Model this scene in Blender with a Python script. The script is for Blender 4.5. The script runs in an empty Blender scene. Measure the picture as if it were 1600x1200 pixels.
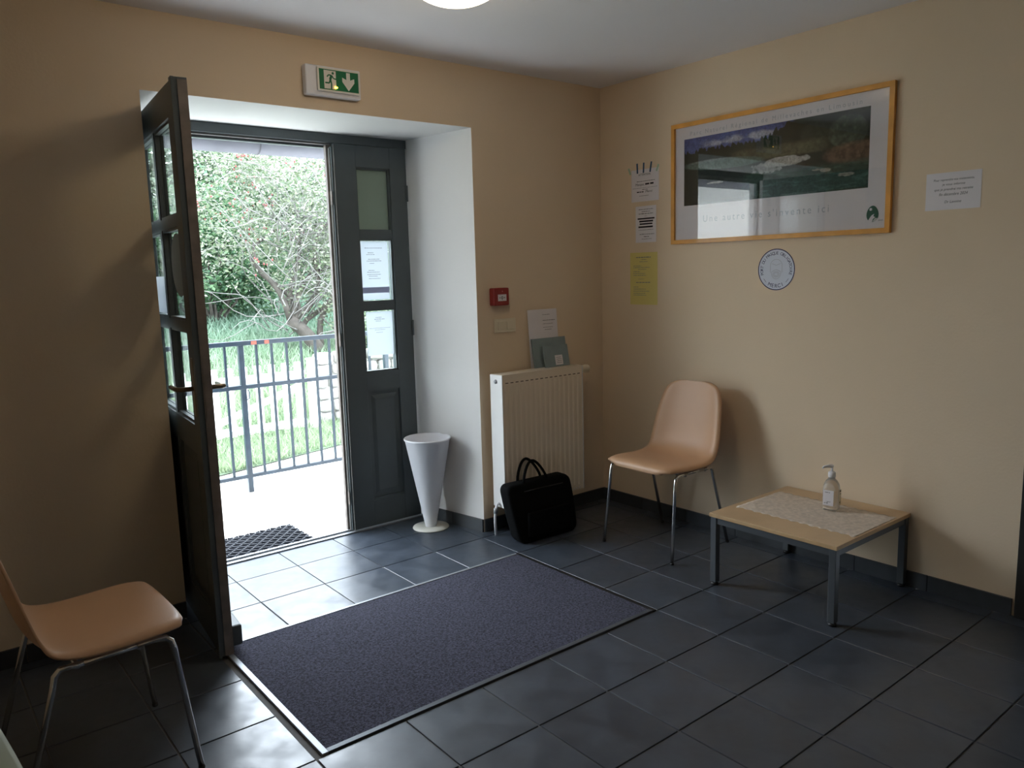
import bpy, bmesh, math, random
import numpy as np
from mathutils import Vector, Matrix
random.seed(7)
rng = np.random.default_rng(7)
scene = bpy.context.scene
C = scene.collection
PI = math.pi
R = math.radians

# ------------------------------------------------------------------ camera
cam_d = bpy.data.cameras.new('camera')
cam = bpy.data.objects.new('camera', cam_d)
C.objects.link(cam)
cam_d.sensor_width = 36.0
cam_d.lens = 27.415
cam_d.clip_start = 0.02
cr = Vector((0.77762823, -0.62814652, -0.02694962))
cu = Vector((0.11088622, 0.09482984, 0.98929851))
cw = Vector((0.61886879, 0.7722948, -0.14339515))
m = Matrix((cr, cu, -cw)).transposed().to_4x4()
m.translation = Vector((-3.31933, -3.27045, 1.39))
cam.matrix_world = m
scene.camera = cam

# ------------------------------------------------------------------ sky (overcast), exposure
world = bpy.data.worlds.new('overcast_sky')
scene.world = world
world.use_nodes = True
bg = world.node_tree.nodes['Background']
bg.inputs[0].default_value = (0.80, 0.90, 1.0, 1)
bg.inputs[1].default_value = 10.6
# portal: tells the renderer where sky light enters the room (gives off nothing itself)
pl = bpy.data.lights.new('doorway_portal', 'AREA')
pl.shape = 'RECTANGLE'
pl.size, pl.size_y = 1.5, 2.15
pl.cycles.is_portal = True
po = bpy.data.objects.new('doorway_portal', pl)
C.objects.link(po)
po.location = (-1.70, 0.66, 1.06)
po.rotation_euler = (R(-90), 0, 0)
scene.view_settings.view_transform = 'Standard'
scene.view_settings.look = 'None'
scene.view_settings.gamma = 1.0
scene.view_settings.use_curve_mapping = False
scene.view_settings.exposure = 0.57
scene.cycles.diffuse_bounces = 5
scene.cycles.max_bounces = 9
scene.cycles.adaptive_threshold = 0.02
scene.cycles.transparent_max_bounces = 16

# ------------------------------------------------------------------ materials
MATS = {}
def nodes_of(name):
    mt = bpy.data.materials.new(name)
    mt.use_nodes = True
    nt = mt.node_tree
    return mt, nt, nt.nodes['Principled BSDF']
def srgb(r, g, b):
    f = lambda c: (c / 255) / 12.92 if c / 255 <= 0.04045 else ((c / 255 + 0.055) / 1.055) ** 2.4
    return (f(r), f(g), f(b), 1)
def mat(name, col, rough=0.6, metal=0.0, noise=0.0, scale=20.0, bump=0.0, bscale=None, spec=0.5,
        emit=None, estr=0.0, rand=0.0, coat=0.0, detail=4.0, trans=0.0):
    if name in MATS:
        return MATS[name]
    mt, nt, p = nodes_of(name)
    col = tuple(col[:3]) + (1,)
    p.inputs['Base Color'].default_value = col
    p.inputs['Roughness'].default_value = rough
    p.inputs['Metallic'].default_value = metal
    p.inputs['Specular IOR Level'].default_value = spec
    p.inputs['Coat Weight'].default_value = coat
    L = nt.links
    tc = nt.nodes.new('ShaderNodeTexCoord')
    src = None
    if noise > 0:
        n = nt.nodes.new('ShaderNodeTexNoise')
        n.inputs['Scale'].default_value = scale
        n.inputs['Detail'].default_value = detail
        L.new(tc.outputs['Object'], n.inputs['Vector'])
        mr = nt.nodes.new('ShaderNodeMapRange')
        mr.inputs['From Min'].default_value = 0.25
        mr.inputs['From Max'].default_value = 0.75
        mr.inputs['To Min'].default_value = 1 - noise
        mr.inputs['To Max'].default_value = 1 + noise
        L.new(n.outputs['Fac'], mr.inputs['Value'])
        src = mr.outputs['Result']
    if rand > 0:
        oi = nt.nodes.new('ShaderNodeObjectInfo')
        mr2 = nt.nodes.new('ShaderNodeMapRange')
        mr2.inputs['To Min'].default_value = 1 - rand
        mr2.inputs['To Max'].default_value = 1 + rand
        L.new(oi.outputs['Random'], mr2.inputs['Value'])
        if src is None:
            src = mr2.outputs['Result']
        else:
            mm = nt.nodes.new('ShaderNodeMath'); mm.operation = 'MULTIPLY'
            L.new(src, mm.inputs[0]); L.new(mr2.outputs['Result'], mm.inputs[1])
            src = mm.outputs[0]
    if src is not None:
        vm = nt.nodes.new('ShaderNodeVectorMath'); vm.operation = 'SCALE'
        vm.inputs[0].default_value = col[:3]
        L.new(src, vm.inputs['Scale'])
        L.new(vm.outputs[0], p.inputs['Base Color'])
    if bump > 0:
        n2 = nt.nodes.new('ShaderNodeTexNoise')
        n2.inputs['Scale'].default_value = bscale or scale
        n2.inputs['Detail'].default_value = 3
        L.new(tc.outputs['Object'], n2.inputs['Vector'])
        b = nt.nodes.new('ShaderNodeBump')
        b.inputs['Strength'].default_value = bump
        b.inputs['Distance'].default_value = 0.01
        L.new(n2.outputs['Fac'], b.inputs['Height'])
        L.new(b.outputs['Normal'], p.inputs['Normal'])
    if emit is not None:
        p.inputs['Emission Color'].default_value = tuple(emit[:3]) + (1,)
        p.inputs['Emission Strength'].default_value = estr
    if trans > 0:
        out = nt.nodes['Material Output']
        tr = nt.nodes.new('ShaderNodeBsdfTranslucent')
        tr.inputs[0].default_value = col
        mx = nt.nodes.new('ShaderNodeMixShader')
        mx.inputs[0].default_value = trans
        L.new(p.outputs[0], mx.inputs[1]); L.new(tr.outputs[0], mx.inputs[2])
        L.new(mx.outputs[0], out.inputs[0])
    MATS[name] = mt
    return mt
def glass_mat(name, tint=(0.93, 0.96, 0.95), ior=1.5, boost=1.0):
    mt = bpy.data.materials.new(name); mt.use_nodes = True
    nt = mt.node_tree; nt.nodes.clear()
    o = nt.nodes.new('ShaderNodeOutputMaterial')
    t = nt.nodes.new('ShaderNodeBsdfTransparent'); t.inputs[0].default_value = (*tint, 1)
    g = nt.nodes.new('ShaderNodeBsdfGlossy'); g.inputs['Roughness'].default_value = 0.004
    f = nt.nodes.new('ShaderNodeFresnel')
    ge = nt.nodes.new('ShaderNodeNewGeometry')          # same reflectance on both faces of the thin pane
    mi = nt.nodes.new('ShaderNodeMapRange')
    mi.inputs['To Min'].default_value = ior; mi.inputs['To Max'].default_value = 1 / ior
    nt.links.new(ge.outputs['Backfacing'], mi.inputs['Value']); nt.links.new(mi.outputs['Result'], f.inputs['IOR'])
    mu = nt.nodes.new('ShaderNodeMath'); mu.operation = 'MULTIPLY'; mu.inputs[1].default_value = boost
    mu.use_clamp = True
    mx = nt.nodes.new('ShaderNodeMixShader')
    nt.links.new(f.outputs[0], mu.inputs[0]); nt.links.new(mu.outputs[0], mx.inputs[0])
    nt.links.new(t.outputs[0], mx.inputs[1]); nt.links.new(g.outputs[0], mx.inputs[2])
    nt.links.new(mx.outputs[0], o.inputs[0])
    MATS[name] = mt
    return mt
def attr_mat(name, rough=0.7, trans=0.0, spec=0.3):
    mt, nt, p = nodes_of(name)
    a = nt.nodes.new('ShaderNodeVertexColor'); a.layer_name = 'Col'
    nt.links.new(a.outputs['Color'], p.inputs['Base Color'])
    p.inputs['Roughness'].default_value = rough
    p.inputs['Specular IOR Level'].default_value = spec
    if trans:
        tr = nt.nodes.new('ShaderNodeBsdfTranslucent')
        nt.links.new(a.outputs['Color'], tr.inputs[0])
        mx = nt.nodes.new('ShaderNodeMixShader'); mx.inputs[0].default_value = trans
        nt.links.new(p.outputs[0], mx.inputs[1]); nt.links.new(tr.outputs[0], mx.inputs[2])
        nt.links.new(mx.outputs[0], nt.nodes['Material Output'].inputs[0])
    MATS[name] = mt
    return mt

WALL = mat('cream_wall_paint', (0.78, 0.635, 0.465), 0.75, noise=0.025, scale=1.6, bump=0.08, bscale=90, spec=0.25)
REVEAL = mat('white_reveal_paint', (0.73, 0.715, 0.70), 0.7, noise=0.02, scale=3, bump=0.06, bscale=60, spec=0.25)
CEIL = mat('white_ceiling_paint', (0.86, 0.84, 0.85), 0.8, noise=0.015, scale=2, spec=0.2)
TILE = mat('slate_grey_floor_tile', (0.050, 0.062, 0.082), 0.34, noise=0.30, scale=7, bump=0.05, bscale=22, rand=0.10, detail=7, spec=0.8)
_nt = TILE.node_tree
_n = _nt.nodes.new('ShaderNodeTexNoise'); _n.inputs['Scale'].default_value = 11; _n.inputs['Detail'].default_value = 7
_c = _nt.nodes.new('ShaderNodeTexCoord'); _r = _nt.nodes.new('ShaderNodeMapRange')
_r.inputs['From Min'].default_value = 0.3; _r.inputs['From Max'].default_value = 0.7
_r.inputs['To Min'].default_value = 0.27; _r.inputs['To Max'].default_value = 0.46
_nt.links.new(_c.outputs['Object'], _n.inputs['Vector']); _nt.links.new(_n.outputs['Fac'], _r.inputs['Value'])
_nt.links.new(_r.outputs['Result'], _nt.nodes['Principled BSDF'].inputs['Roughness'])
GROUT = mat('grey_grout', (0.13, 0.128, 0.125), 0.85, noise=0.15, scale=30)
PLINTH = mat('slate_grey_plinth_tile', (0.042, 0.048, 0.056), 0.45, noise=0.2, scale=9, rand=0.08)
DOORP = mat('dark_grey_green_door_paint', (0.088, 0.106, 0.112), 0.45, noise=0.08, scale=6, bump=0.04, bscale=40)
WOODEDGE = mat('worn_brown_wood_edge', (0.20, 0.17, 0.15), 0.65, noise=0.35, scale=14, bump=0.1, bscale=30)
STRIP = mat('pale_grey_weather_strip', (0.20, 0.195, 0.185), 0.8, noise=0.25, scale=12)
GLASS = glass_mat('window_glass')
PGLASS = glass_mat('poster_glass', (0.97, 0.97, 0.97), 1.52, 1.15)
ALU = mat('brushed_aluminium', (0.40, 0.42, 0.45), 0.5, 0.6, noise=0.08, scale=25)
ALUD = mat('dull_dark_aluminium', (0.10, 0.11, 0.125), 0.45, 0.4, noise=0.1, scale=20)
CHROME = mat('chrome_tube', (0.72, 0.72, 0.72), 0.16, 1.0)
SHELL = mat('tan_shell_plastic', (0.60, 0.365, 0.215), 0.42, noise=0.03, scale=8, bump=0.02, bscale=200)
SHELLG = mat('pale_green_shell_plastic', (0.50, 0.55, 0.42), 0.42, noise=0.03, scale=8)
BLACKP = mat('black_plastic', (0.012, 0.012, 0.013), 0.5)
WHITEP = mat('white_plastic', (0.84, 0.84, 0.88), 0.38)
CREAMP = mat('off_white_plastic', (0.78, 0.70, 0.54), 0.45)
RADM = mat('white_radiator_enamel', (0.82, 0.73, 0.60), 0.38)
RADS = mat('radiator_side_enamel', (0.80, 0.79, 0.78), 0.35)
SLOT = mat('dark_vent_slot', (0.13, 0.10, 0.07), 0.8)
RED = mat('red_alarm_plastic', (0.27, 0.016, 0.014), 0.4)
PAPER = mat('white_paper', (0.80, 0.77, 0.80), 0.8, noise=0.02, scale=10, spec=0.2)
PAPERT = mat('translucent_white_paper', (0.82, 0.84, 0.88), 0.8, trans=0.45, spec=0.2)
YELLOW = mat('yellow_paper', (0.72, 0.62, 0.22), 0.8, spec=0.2)
INK = mat('dark_ink', (0.03, 0.03, 0.035), 0.8, spec=0.1)
INKG = mat('grey_ink', (0.24, 0.23, 0.24), 0.8, spec=0.1)
INKN = mat('navy_ink', (0.03, 0.025, 0.10), 0.8, spec=0.1)
INKL = mat('light_grey_ink', (0.45, 0.47, 0.52), 0.8, spec=0.1)
FRAMEW = mat('honey_wood_frame', (0.72, 0.34, 0.055), 0.45, noise=0.18, scale=9, coat=0.2)
EXITG = mat('exit_green', (0.0, 0.15, 0.05), 0.4)
EXITW = mat('exit_white', (0.78, 0.76, 0.68), 0.4)
LED = mat('amber_led', (0.9, 0.6, 0.05), 0.4, emit=(1.0, 0.55, 0.03), estr=18)
BAG = mat('black_nylon', (0.004, 0.0045, 0.005), 0.9, noise=0.2, scale=120, bump=0.15, bscale=300, spec=0.12)
STEELD = mat('blue_grey_railing_paint', (0.016, 0.027, 0.042), 0.30, spec=0.5, noise=0.3, scale=15)
RUST = mat('red_primer_spot', (0.45, 0.09, 0.06), 0.7)
CONC = mat('pale_concrete', (0.72, 0.70, 0.66), 0.9, noise=0.12, scale=6, bump=0.2, bscale=50)
GRAVEL = mat('pale_path_gravel', (0.55, 0.53, 0.48), 0.95, noise=0.2, scale=14, bump=0.2, bscale=40)
SOIL = mat('grassy_ground', (0.055, 0.085, 0.045), 0.95, noise=0.4, scale=4)
WHITEW = mat('white_gate_paint', (0.82, 0.84, 0.83), 0.55, noise=0.06, scale=10)
STONE = mat('pale_granite_stone', (0.30, 0.29, 0.27), 0.9, noise=0.4, scale=12, rand=0.2, bump=0.3, bscale=25)
ZINC = mat('grey_zinc', (0.15, 0.15, 0.175), 0.6, 0.2, noise=0.12, scale=5)
EAVEB = mat('grey_eave_board', (0.35, 0.35, 0.37), 0.8, noise=0.15, scale=6)
ROOFM = mat('dark_roof_slate', (0.09, 0.09, 0.10), 0.7, noise=0.2, scale=8)
ROUGHCAST = mat('pale_roughcast_render', (0.66, 0.64, 0.60), 0.95, noise=0.3, scale=40, bump=0.4, bscale=60)
LEAFM = attr_mat('leaf_colours', 0.55, 0.35)
GRASSM = attr_mat('grass_colours', 0.6, 0.3)
PRINT = attr_mat('poster_print', 0.6, spec=0.2)
BARK = mat('grey_brown_bark', (0.060, 0.052, 0.043), 0.9, noise=0.4, scale=10, bump=0.4, bscale=20)
TWIG = mat('pale_grey_twig', (0.13, 0.125, 0.115), 0.85, noise=0.25, scale=8)
BERRY = mat('red_hip', (0.22, 0.035, 0.035), 0.5)
TABLETOP = mat('light_beech_laminate', (0.62, 0.44, 0.26), 0.4, noise=0.10, scale=6, detail=6)
TABLEEDGE = mat('beech_edge', (0.52, 0.34, 0.17), 0.5, noise=0.12, scale=14)
RUNNER = mat('pale_lace_cloth', (0.66, 0.57, 0.48), 0.85, noise=0.18, scale=60, bump=0.2, bscale=120)
LEGST = mat('grey_steel_leg', (0.10, 0.11, 0.12), 0.4, 0.5)
RUBBER = mat('black_rubber', (0.022, 0.024, 0.035), 0.55, noise=0.2, scale=40)
GREYLEAF = mat('grey_green_card', (0.24, 0.31, 0.33), 0.6, noise=0.1, scale=12)
DARKDOOR = mat('dark_brown_door', (0.02, 0.019, 0.018), 0.5, noise=0.1, scale=8)
BRASS = mat('bronze_handle', (0.26, 0.20, 0.13), 0.35, 0.9)
TEAL = mat('teal_ink', (0.16, 0.35, 0.30), 0.8)
BLUEI = mat('blue_ink', (0.04, 0.10, 0.18), 0.8)
PALEG = mat('pale_green_ink', (0.40, 0.58, 0.42), 0.8)
LAVENDER = mat('lavender_print', (0.56, 0.57, 0.68), 0.8, trans=0.4)
LAMPG = mat('opal_lamp_glass', (0.9, 0.85, 0.75), 0.3, emit=(1.0, 0.80, 0.55), estr=7.0)

FROST = mat('frosted_grey_green_glass', (0.25, 0.285, 0.24), 0.35, trans=0.35)

def carpet_mat():
    mt, nt, p = nodes_of('blue_grey_speckled_carpet')
    tc = nt.nodes.new('ShaderNodeTexCoord')
    n = nt.nodes.new('ShaderNodeTexNoise'); n.inputs['Scale'].default_value = 260; n.inputs['Detail'].default_value = 2
    v = nt.nodes.new('ShaderNodeTexNoise'); v.inputs['Scale'].default_value = 110; v.inputs['Detail'].default_value = 3
    r = nt.nodes.new('ShaderNodeValToRGB')
    r.color_ramp.elements[0].position = 0.40; r.color_ramp.elements[0].color = (0.007, 0.007, 0.015, 1)
    r.color_ramp.elements[1].position = 0.62; r.color_ramp.elements[1].color = (0.085, 0.085, 0.135, 1)
    a = nt.nodes.new('ShaderNodeMath'); a.operation = 'ADD'
    h = nt.nodes.new('ShaderNodeMath'); h.operation = 'MULTIPLY'; h.inputs[1].default_value = 0.5
    nt.links.new(tc.outputs['Object'], n.inputs['Vector']); nt.links.new(tc.outputs['Object'], v.inputs['Vector'])
    nt.links.new(n.outputs['Fac'], a.inputs[0]); nt.links.new(v.outputs['Fac'], a.inputs[1])
    nt.links.new(a.outputs[0], h.inputs[0]); nt.links.new(h.outputs[0], r.inputs[0])
    nt.links.new(r.outputs[0], p.inputs['Base Color'])
    b = nt.nodes.new('ShaderNodeBump'); b.inputs['Strength'].default_value = 0.6; b.inputs['Distance'].default_value = 0.006
    nt.links.new(n.outputs['Fac'], b.inputs['Height']); nt.links.new(b.outputs[0], p.inputs['Normal'])
    p.inputs['Roughness'].default_value = 0.95
    p.inputs['Specular IOR Level'].default_value = 0.15
    p.inputs['Sheen Weight'].default_value = 0.1
    return mt
CARPET = carpet_mat()

# ------------------------------------------------------------------ mesh helpers
class MB:
    """collects shapes for ONE mesh object"""
    def __init__(s):
        s.v, s.f, s.mi, s.smooth = [], [], [], []
    def add(s, vs, fs, mi=0, smooth=False):
        o = len(s.v)
        s.v += [tuple(p) for p in vs]
        for f in fs:
            s.f.append(tuple(i + o for i in f)); s.mi.append(mi); s.smooth.append(smooth)
        return s
    def box(s, x0, x1, y0, y1, z0, z1, mi=0):
        vs = [(x, y, z) for z in (z0, z1) for y in (y0, y1) for x in (x0, x1)]
        return s.add(vs, [(0, 2, 3, 1), (4, 5, 7, 6), (0, 1, 5, 4), (2, 6, 7, 3), (0, 4, 6, 2), (1, 3, 7, 5)], mi)
    def bbox(s, x0, x1, y0, y1, z0, z1, b=0.004, seg=2, mi=0):
        bm = bmesh.new()
        bmesh.ops.create_cube(bm, size=1)
        for v in bm.verts:
            v.co = Vector(((x0 + x1) / 2 + v.co.x * (x1 - x0), (y0 + y1) / 2 + v.co.y * (y1 - y0), (z0 + z1) / 2 + v.co.z * (z1 - z0)))
        bmesh.ops.bevel(bm, geom=list(bm.edges), offset=b, segments=seg, affect='EDGES', profile=0.5)
        bm.verts.index_update()
        s.add([v.co for v in bm.verts], [[v.index for v in f.verts] for f in bm.faces], mi, False)
        bm.free()
        return s
    def prism(s, poly, a, b, axis='z', mi=0):
        n = len(poly)
        def P(p, h):
            return {'z': (p[0], p[1], h), 'y': (p[0], h, p[1]), 'x': (h, p[0], p[1])}[axis]
        vs = [P(p, a) for p in poly] + [P(p, b) for p in poly]
        fs = [tuple(range(n))[::-1], tuple(range(n, 2 * n))] + [(i, (i + 1) % n, n + (i + 1) % n, n + i) for i in range(n)]
        return s.add(vs, fs, mi)
    def tube(s, path, rad, n=10, caps=True, mi=0, smooth=True):
        path = [Vector(p) for p in path]
        if not hasattr(rad, '__len__'):
            rad = [rad] * len(path)
        rings, up = [], None
        for i, p in enumerate(path):
            t = (path[min(i + 1, len(path) - 1)] - path[max(i - 1, 0)]).normalized()
            if up is None:
                up = t.orthogonal().normalized()
            up = (up - t * up.dot(t))
            up = up.normalized() if up.length > 1e-6 else t.orthogonal().normalized()
            w = t.cross(up)
            rings.append([p + (up * math.cos(2 * PI * k / n) + w * math.sin(2 * PI * k / n)) * rad[i] for k in range(n)])
        vs = [v for r_ in rings for v in r_]
        fs = []
        for i in range(len(path) - 1):
            for k in range(n):
                fs.append((i * n + k, i * n + (k + 1) % n, (i + 1) * n + (k + 1) % n, (i + 1) * n + k))
        s.add(vs, fs, mi, smooth)
        if caps:
            o = len(s.v) - len(vs)
            s.f.append(tuple(o + k for k in range(n))[::-1]); s.mi.append(mi); s.smooth.append(False)
            s.f.append(tuple(o + (len(path) - 1) * n + k for k in range(n))); s.mi.append(mi); s.smooth.append(False)
        return s
    def lathe(s, prof, c=(0, 0, 0), n=32, mi=0, axis='z', smooth=True):
        vs, fs = [], []
        for r_, z in prof:
            for k in range(n):
                a = 2 * PI * k / n
                q = (r_ * math.cos(a), r_ * math.sin(a), z)
                if axis == 'x': q = (q[2], q[0], q[1])
                if axis == 'y': q = (q[0], q[2], q[1])
                vs.append((q[0] + c[0], q[1] + c[1], q[2] + c[2]))
        for i in range(len(prof) - 1):
            for k in range(n):
                fs.append((i * n + k, i * n + (k + 1) % n, (i + 1) * n + (k + 1) % n, (i + 1) * n + k))
        return s.add(vs, fs, mi, smooth)
    def mesh(s, name, mats):
        me = bpy.data.meshes.new(name)
        me.from_pydata(s.v, [], s.f)
        for mt in (mats if isinstance(mats, (list, tuple)) else [mats]):
            me.materials.append(mt)
        me.polygons.foreach_set('material_index', s.mi)
        me.polygons.foreach_set('use_smooth', s.smooth)
        bm = bmesh.new(); bm.from_mesh(me)
        bmesh.ops.recalc_face_normals(bm, faces=bm.faces)
        bm.to_mesh(me); bm.free()
        me.update()
        return me
    def build(s, name, mats, parent=None, loc=(0, 0, 0), rot=(0, 0, 0)):
        return link(name, s.mesh(name, mats), parent, loc, rot)
def link(name, me, parent=None, loc=(0, 0, 0), rot=(0, 0, 0)):
    o = bpy.data.objects.new(name, me)
    C.objects.link(o)
    o.location = loc; o.rotation_euler = rot
    if parent is not None:
        o.parent = parent
    return o
def box(name, d, mt, parent=None, bev=0.0):
    b = MB()
    b.bbox(*d, b=bev) if bev else b.box(*d)
    return b.build(name, mt, parent)
def empty(name, loc=(0, 0, 0), rz=0.0):
    o = bpy.data.objects.new(name, None)
    C.objects.link(o); o.location = loc; o.rotation_euler = (0, 0, rz)
    o.empty_display_size = 0.1
    return o
def tag(o, label, cat, group=None, kind=None):
    o['label'] = label; o['category'] = cat
    if group: o['group'] = group
    if kind: o['kind'] = kind
    return o
def struct(o, label, cat):
    return tag(o, label, cat, kind='structure')
def copy_tree(o, parent=None):
    c = o.copy(); C.objects.link(c); c.parent = parent
    for ch in list(o.children):
        copy_tree(ch, c)
    return c
def soft(o):
    for p in o.data.polygons: p.use_smooth = True
    return o
def mesh_arrays(name, V, F, col=None, mt=None, nper=4):
    """fast mesh from numpy arrays; col = one colour per face"""
    me = bpy.data.meshes.new(name)
    nf = len(F)
    me.vertices.add(len(V)); me.vertices.foreach_set('co', np.asarray(V, np.float32).ravel())
    me.loops.add(nf * nper); me.loops.foreach_set('vertex_index', np.asarray(F, np.int32).ravel())
    me.polygons.add(nf)
    me.polygons.foreach_set('loop_start', np.arange(0, nf * nper, nper, dtype=np.int32))
    me.update(calc_edges=True)
    me.validate()
    if col is not None:
        a = me.color_attributes.new('Col', 'FLOAT_COLOR', 'CORNER')
        cc = np.ones((nf, nper, 4), np.float32); cc[:, :, :3] = np.asarray(col)[:, None, :]
        a.data.foreach_set('color', cc.ravel())
    if mt: me.materials.append(mt)
    return me
# flat print on a wall: frame = (origin, U, V) ; N points to the viewer
class Flat:
    def __init__(s, o, U, V):
        s.o, s.U, s.V = Vector(o), Vector(U), Vector(V)
        s.N = s.U.cross(s.V)
    def P(s, u, v, d=0.0):
        return s.o + s.U * u + s.V * v + s.N * d
    def poly(s, mb, pts, d, t=0.0002, mi=0):
        n = len(pts)
        vs = [s.P(u, v, d) for u, v in pts] + [s.P(u, v, d + t) for u, v in pts]
        mb.add(vs, [tuple(range(n))[::-1], tuple(range(n, 2 * n))] + [(i, (i + 1) % n, n + (i + 1) % n, n + i) for i in range(n)], mi)
    def rect(s, mb, u0, u1, v0, v1, d, t=0.0002, mi=0):
        s.poly(mb, [(u0, v0), (u1, v0), (u1, v1), (u0, v1)], d, t, mi)
    def disc(s, mb, u, v, r, d, t=0.0002, n=48, mi=0):
        s.poly(mb, [(u + r * math.cos(2 * PI * k / n), v + r * math.sin(2 * PI * k / n)) for k in range(n)], d, t, mi)
    def ring(s, mb, u, v, r0, r1, d, a0=0, a1=2 * PI, n=64, mi=0):
        vs = []
        for k in range(n + 1):
            a = a0 + (a1 - a0) * k / n
            for r_ in (r0, r1):
                vs.append(s.P(u + r_ * math.cos(a), v + r_ * math.sin(a), d))
        mb.add(vs, [(2 * k, 2 * k + 1, 2 * k + 3, 2 * k + 2) for k in range(n)], mi)
    def stroke(s, mb, pts, w, d, mi=0):
        for (a, b), (c, e) in zip(pts[:-1], pts[1:]):
            L = math.hypot(c - a, e - b) or 1e-9
            nx, ny = -(e - b) / L * w / 2, (c - a) / L * w / 2
            s.poly(mb, [(a + nx, b + ny), (a - nx, b - ny), (c - nx, e - ny), (c + nx, e + ny)], d, 0.0001, mi)
    def text(s, mb, txt, size, u, v, d, align='CENTER', space=1.0, ang=0.0, width=None, shear=0.0, mi=0):
        me = text_mesh(txt, size, align, space, shear)
        k = 1.0
        if width:
            xs = [q.co.x for q in me.vertices]
            if xs and max(xs) > min(xs): k = width / (max(xs) - min(xs))
        ca, sa = math.cos(ang), math.sin(ang)
        vs = [s.P(u + (q.co.x * k) * ca - q.co.y * sa, v + (q.co.x * k) * sa + q.co.y * ca, d) for q in me.vertices]
        mb.add(vs, [tuple(p.vertices) for p in me.polygons], mi)
        bpy.data.meshes.remove(me)
    def greek(s, mb, u0, u1, v, h, d, align='C', mi=0):
        """a line of small unreadable words"""
        W = u1 - u0
        x = u0
        while x < u1 - 0.002:
            w = random.uniform(1.2, 4.5) * h
            e = min(x + w, u1)
            s.rect(mb, x, e, v, v + h * random.uniform(0.7, 1.0), d, 0.0001, mi)
            x = e + h * 0.7
def text_mesh(txt, size, align='CENTER', space=1.0, shear=0.0):
    cu_ = bpy.data.curves.new('txt', 'FONT')
    cu_.body = txt; cu_.size = size; cu_.align_x = align; cu_.space_character = space; cu_.shear = shear
    cu_.resolution_u = 3
    ob = bpy.data.objects.new('txt', cu_)
    C.objects.link(ob)
    dg = bpy.context.evaluated_depsgraph_get()
    me = bpy.data.meshes.new_from_object(ob.evaluated_get(dg))
    bpy.data.objects.remove(ob)
    bpy.data.curves.remove(cu_)
    return me

# ------------------------------------------------------------------ dimensions
H = 2.4035            # ceiling
XL, YB = -3.62, -8.0  # left wall, wall behind the camera
OX0, OX1, OH = -2.467, -0.917, 2.107      # opening in the wall (room side)
FX0, FX1, FY = -2.385, -1.000, 0.48       # door frame plane
YO = 0.62             # outside face of the wall
S, TX, TY = 0.2992, -2.1797, -0.3689      # floor tile grid

# ------------------------------------------------------------------ room shell
w = MB()
w.prism([(OX1, 0), (0, 0), (0, YO), (FX1, YO), (FX1, FY)], 0, H + 0.1, 'z')
w.prism([(XL, 0), (OX0, 0), (FX0, FY), (FX0, YO), (XL, YO)], 0, H + 0.1, 'z')
w.prism([(OX0, 0), (OX1, 0), (FX1, FY), (FX1, YO), (FX0, YO), (FX0, FY)], OH, H + 0.1, 'z')
wb = w.build('wall_back', [WALL, REVEAL, ROUGHCAST])
for p in wb.data.polygons:
    c, n = p.center, p.normal
    if c.y > YO - 0.01 or (c.y > FY + 0.005 and abs(n.z) < 0.5 and n.y > 0.9): p.material_index = 2
    elif 0.001 < c.y < YO - 0.01 and OX0 - 0.01 < c.x < OX1 + 0.01 and c.z < OH + 0.01 or (0.001 < c.y < YO - 0.01 and abs(n.x) > 0.5 and OX0 - 0.02 < c.x < OX1 + 0.02):
        p.material_index = 1
struct(wb, 'cream painted wall with the deep white doorway recess', 'wall')
DY0, DY1, DH = -3.20, -2.235, 2.08        # dark door in the right wall
w = MB()
w.box(0, 0.2, DY1, YO, 0, H + 0.1); w.box(0, 0.2, DY0, DY1, DH, H + 0.1); w.box(0, 0.2, YB, DY0, 0, H + 0.1)
struct(w.build('wall_right', WALL), 'cream painted wall carrying the framed landscape poster', 'wall')
struct(box('wall_left', (XL - 0.2, XL, YB, YO, 0, H + 0.1), WALL), 'cream painted wall behind the left hand chairs', 'wall')
struct(box('wall_front', (XL, 0, YB - 0.2, YB, 0, H + 0.1), WALL), 'cream painted wall behind the viewer', 'wall')
struct(box('ceiling', (XL, 0, YB, 0, H, H + 0.1), CEIL), 'plain white ceiling', 'ceiling')

# dark door and its frame at the right edge
d3 = empty('door_3', (0.04, DY0, 0))
box('leaf', (0.03, 0.07, 0.05, DY1 - DY0 - 0.05, 0.01, DH - 0.05), DARKDOOR, d3)
for a, b in ((0, 0.06), (DY1 - DY0 - 0.06, DY1 - DY0)):
    box('jamb', (-0.055, 0.12, a + 0.001, b - 0.001, 0, DH - 0.001), DARKDOOR, d3)
box('head', (-0.055, 0.12, 0.06, DY1 - DY0 - 0.06, DH - 0.05, DH - 0.001), DARKDOOR, d3)
MB().tube([(0.03, 0.12, 1.0), (-0.02, 0.12, 1.0), (-0.02, 0.23, 1.0)], 0.009).build('handle', BRASS, d3)
struct(d3, 'dark door frame cut off by the right edge of the picture', 'door')

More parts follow.
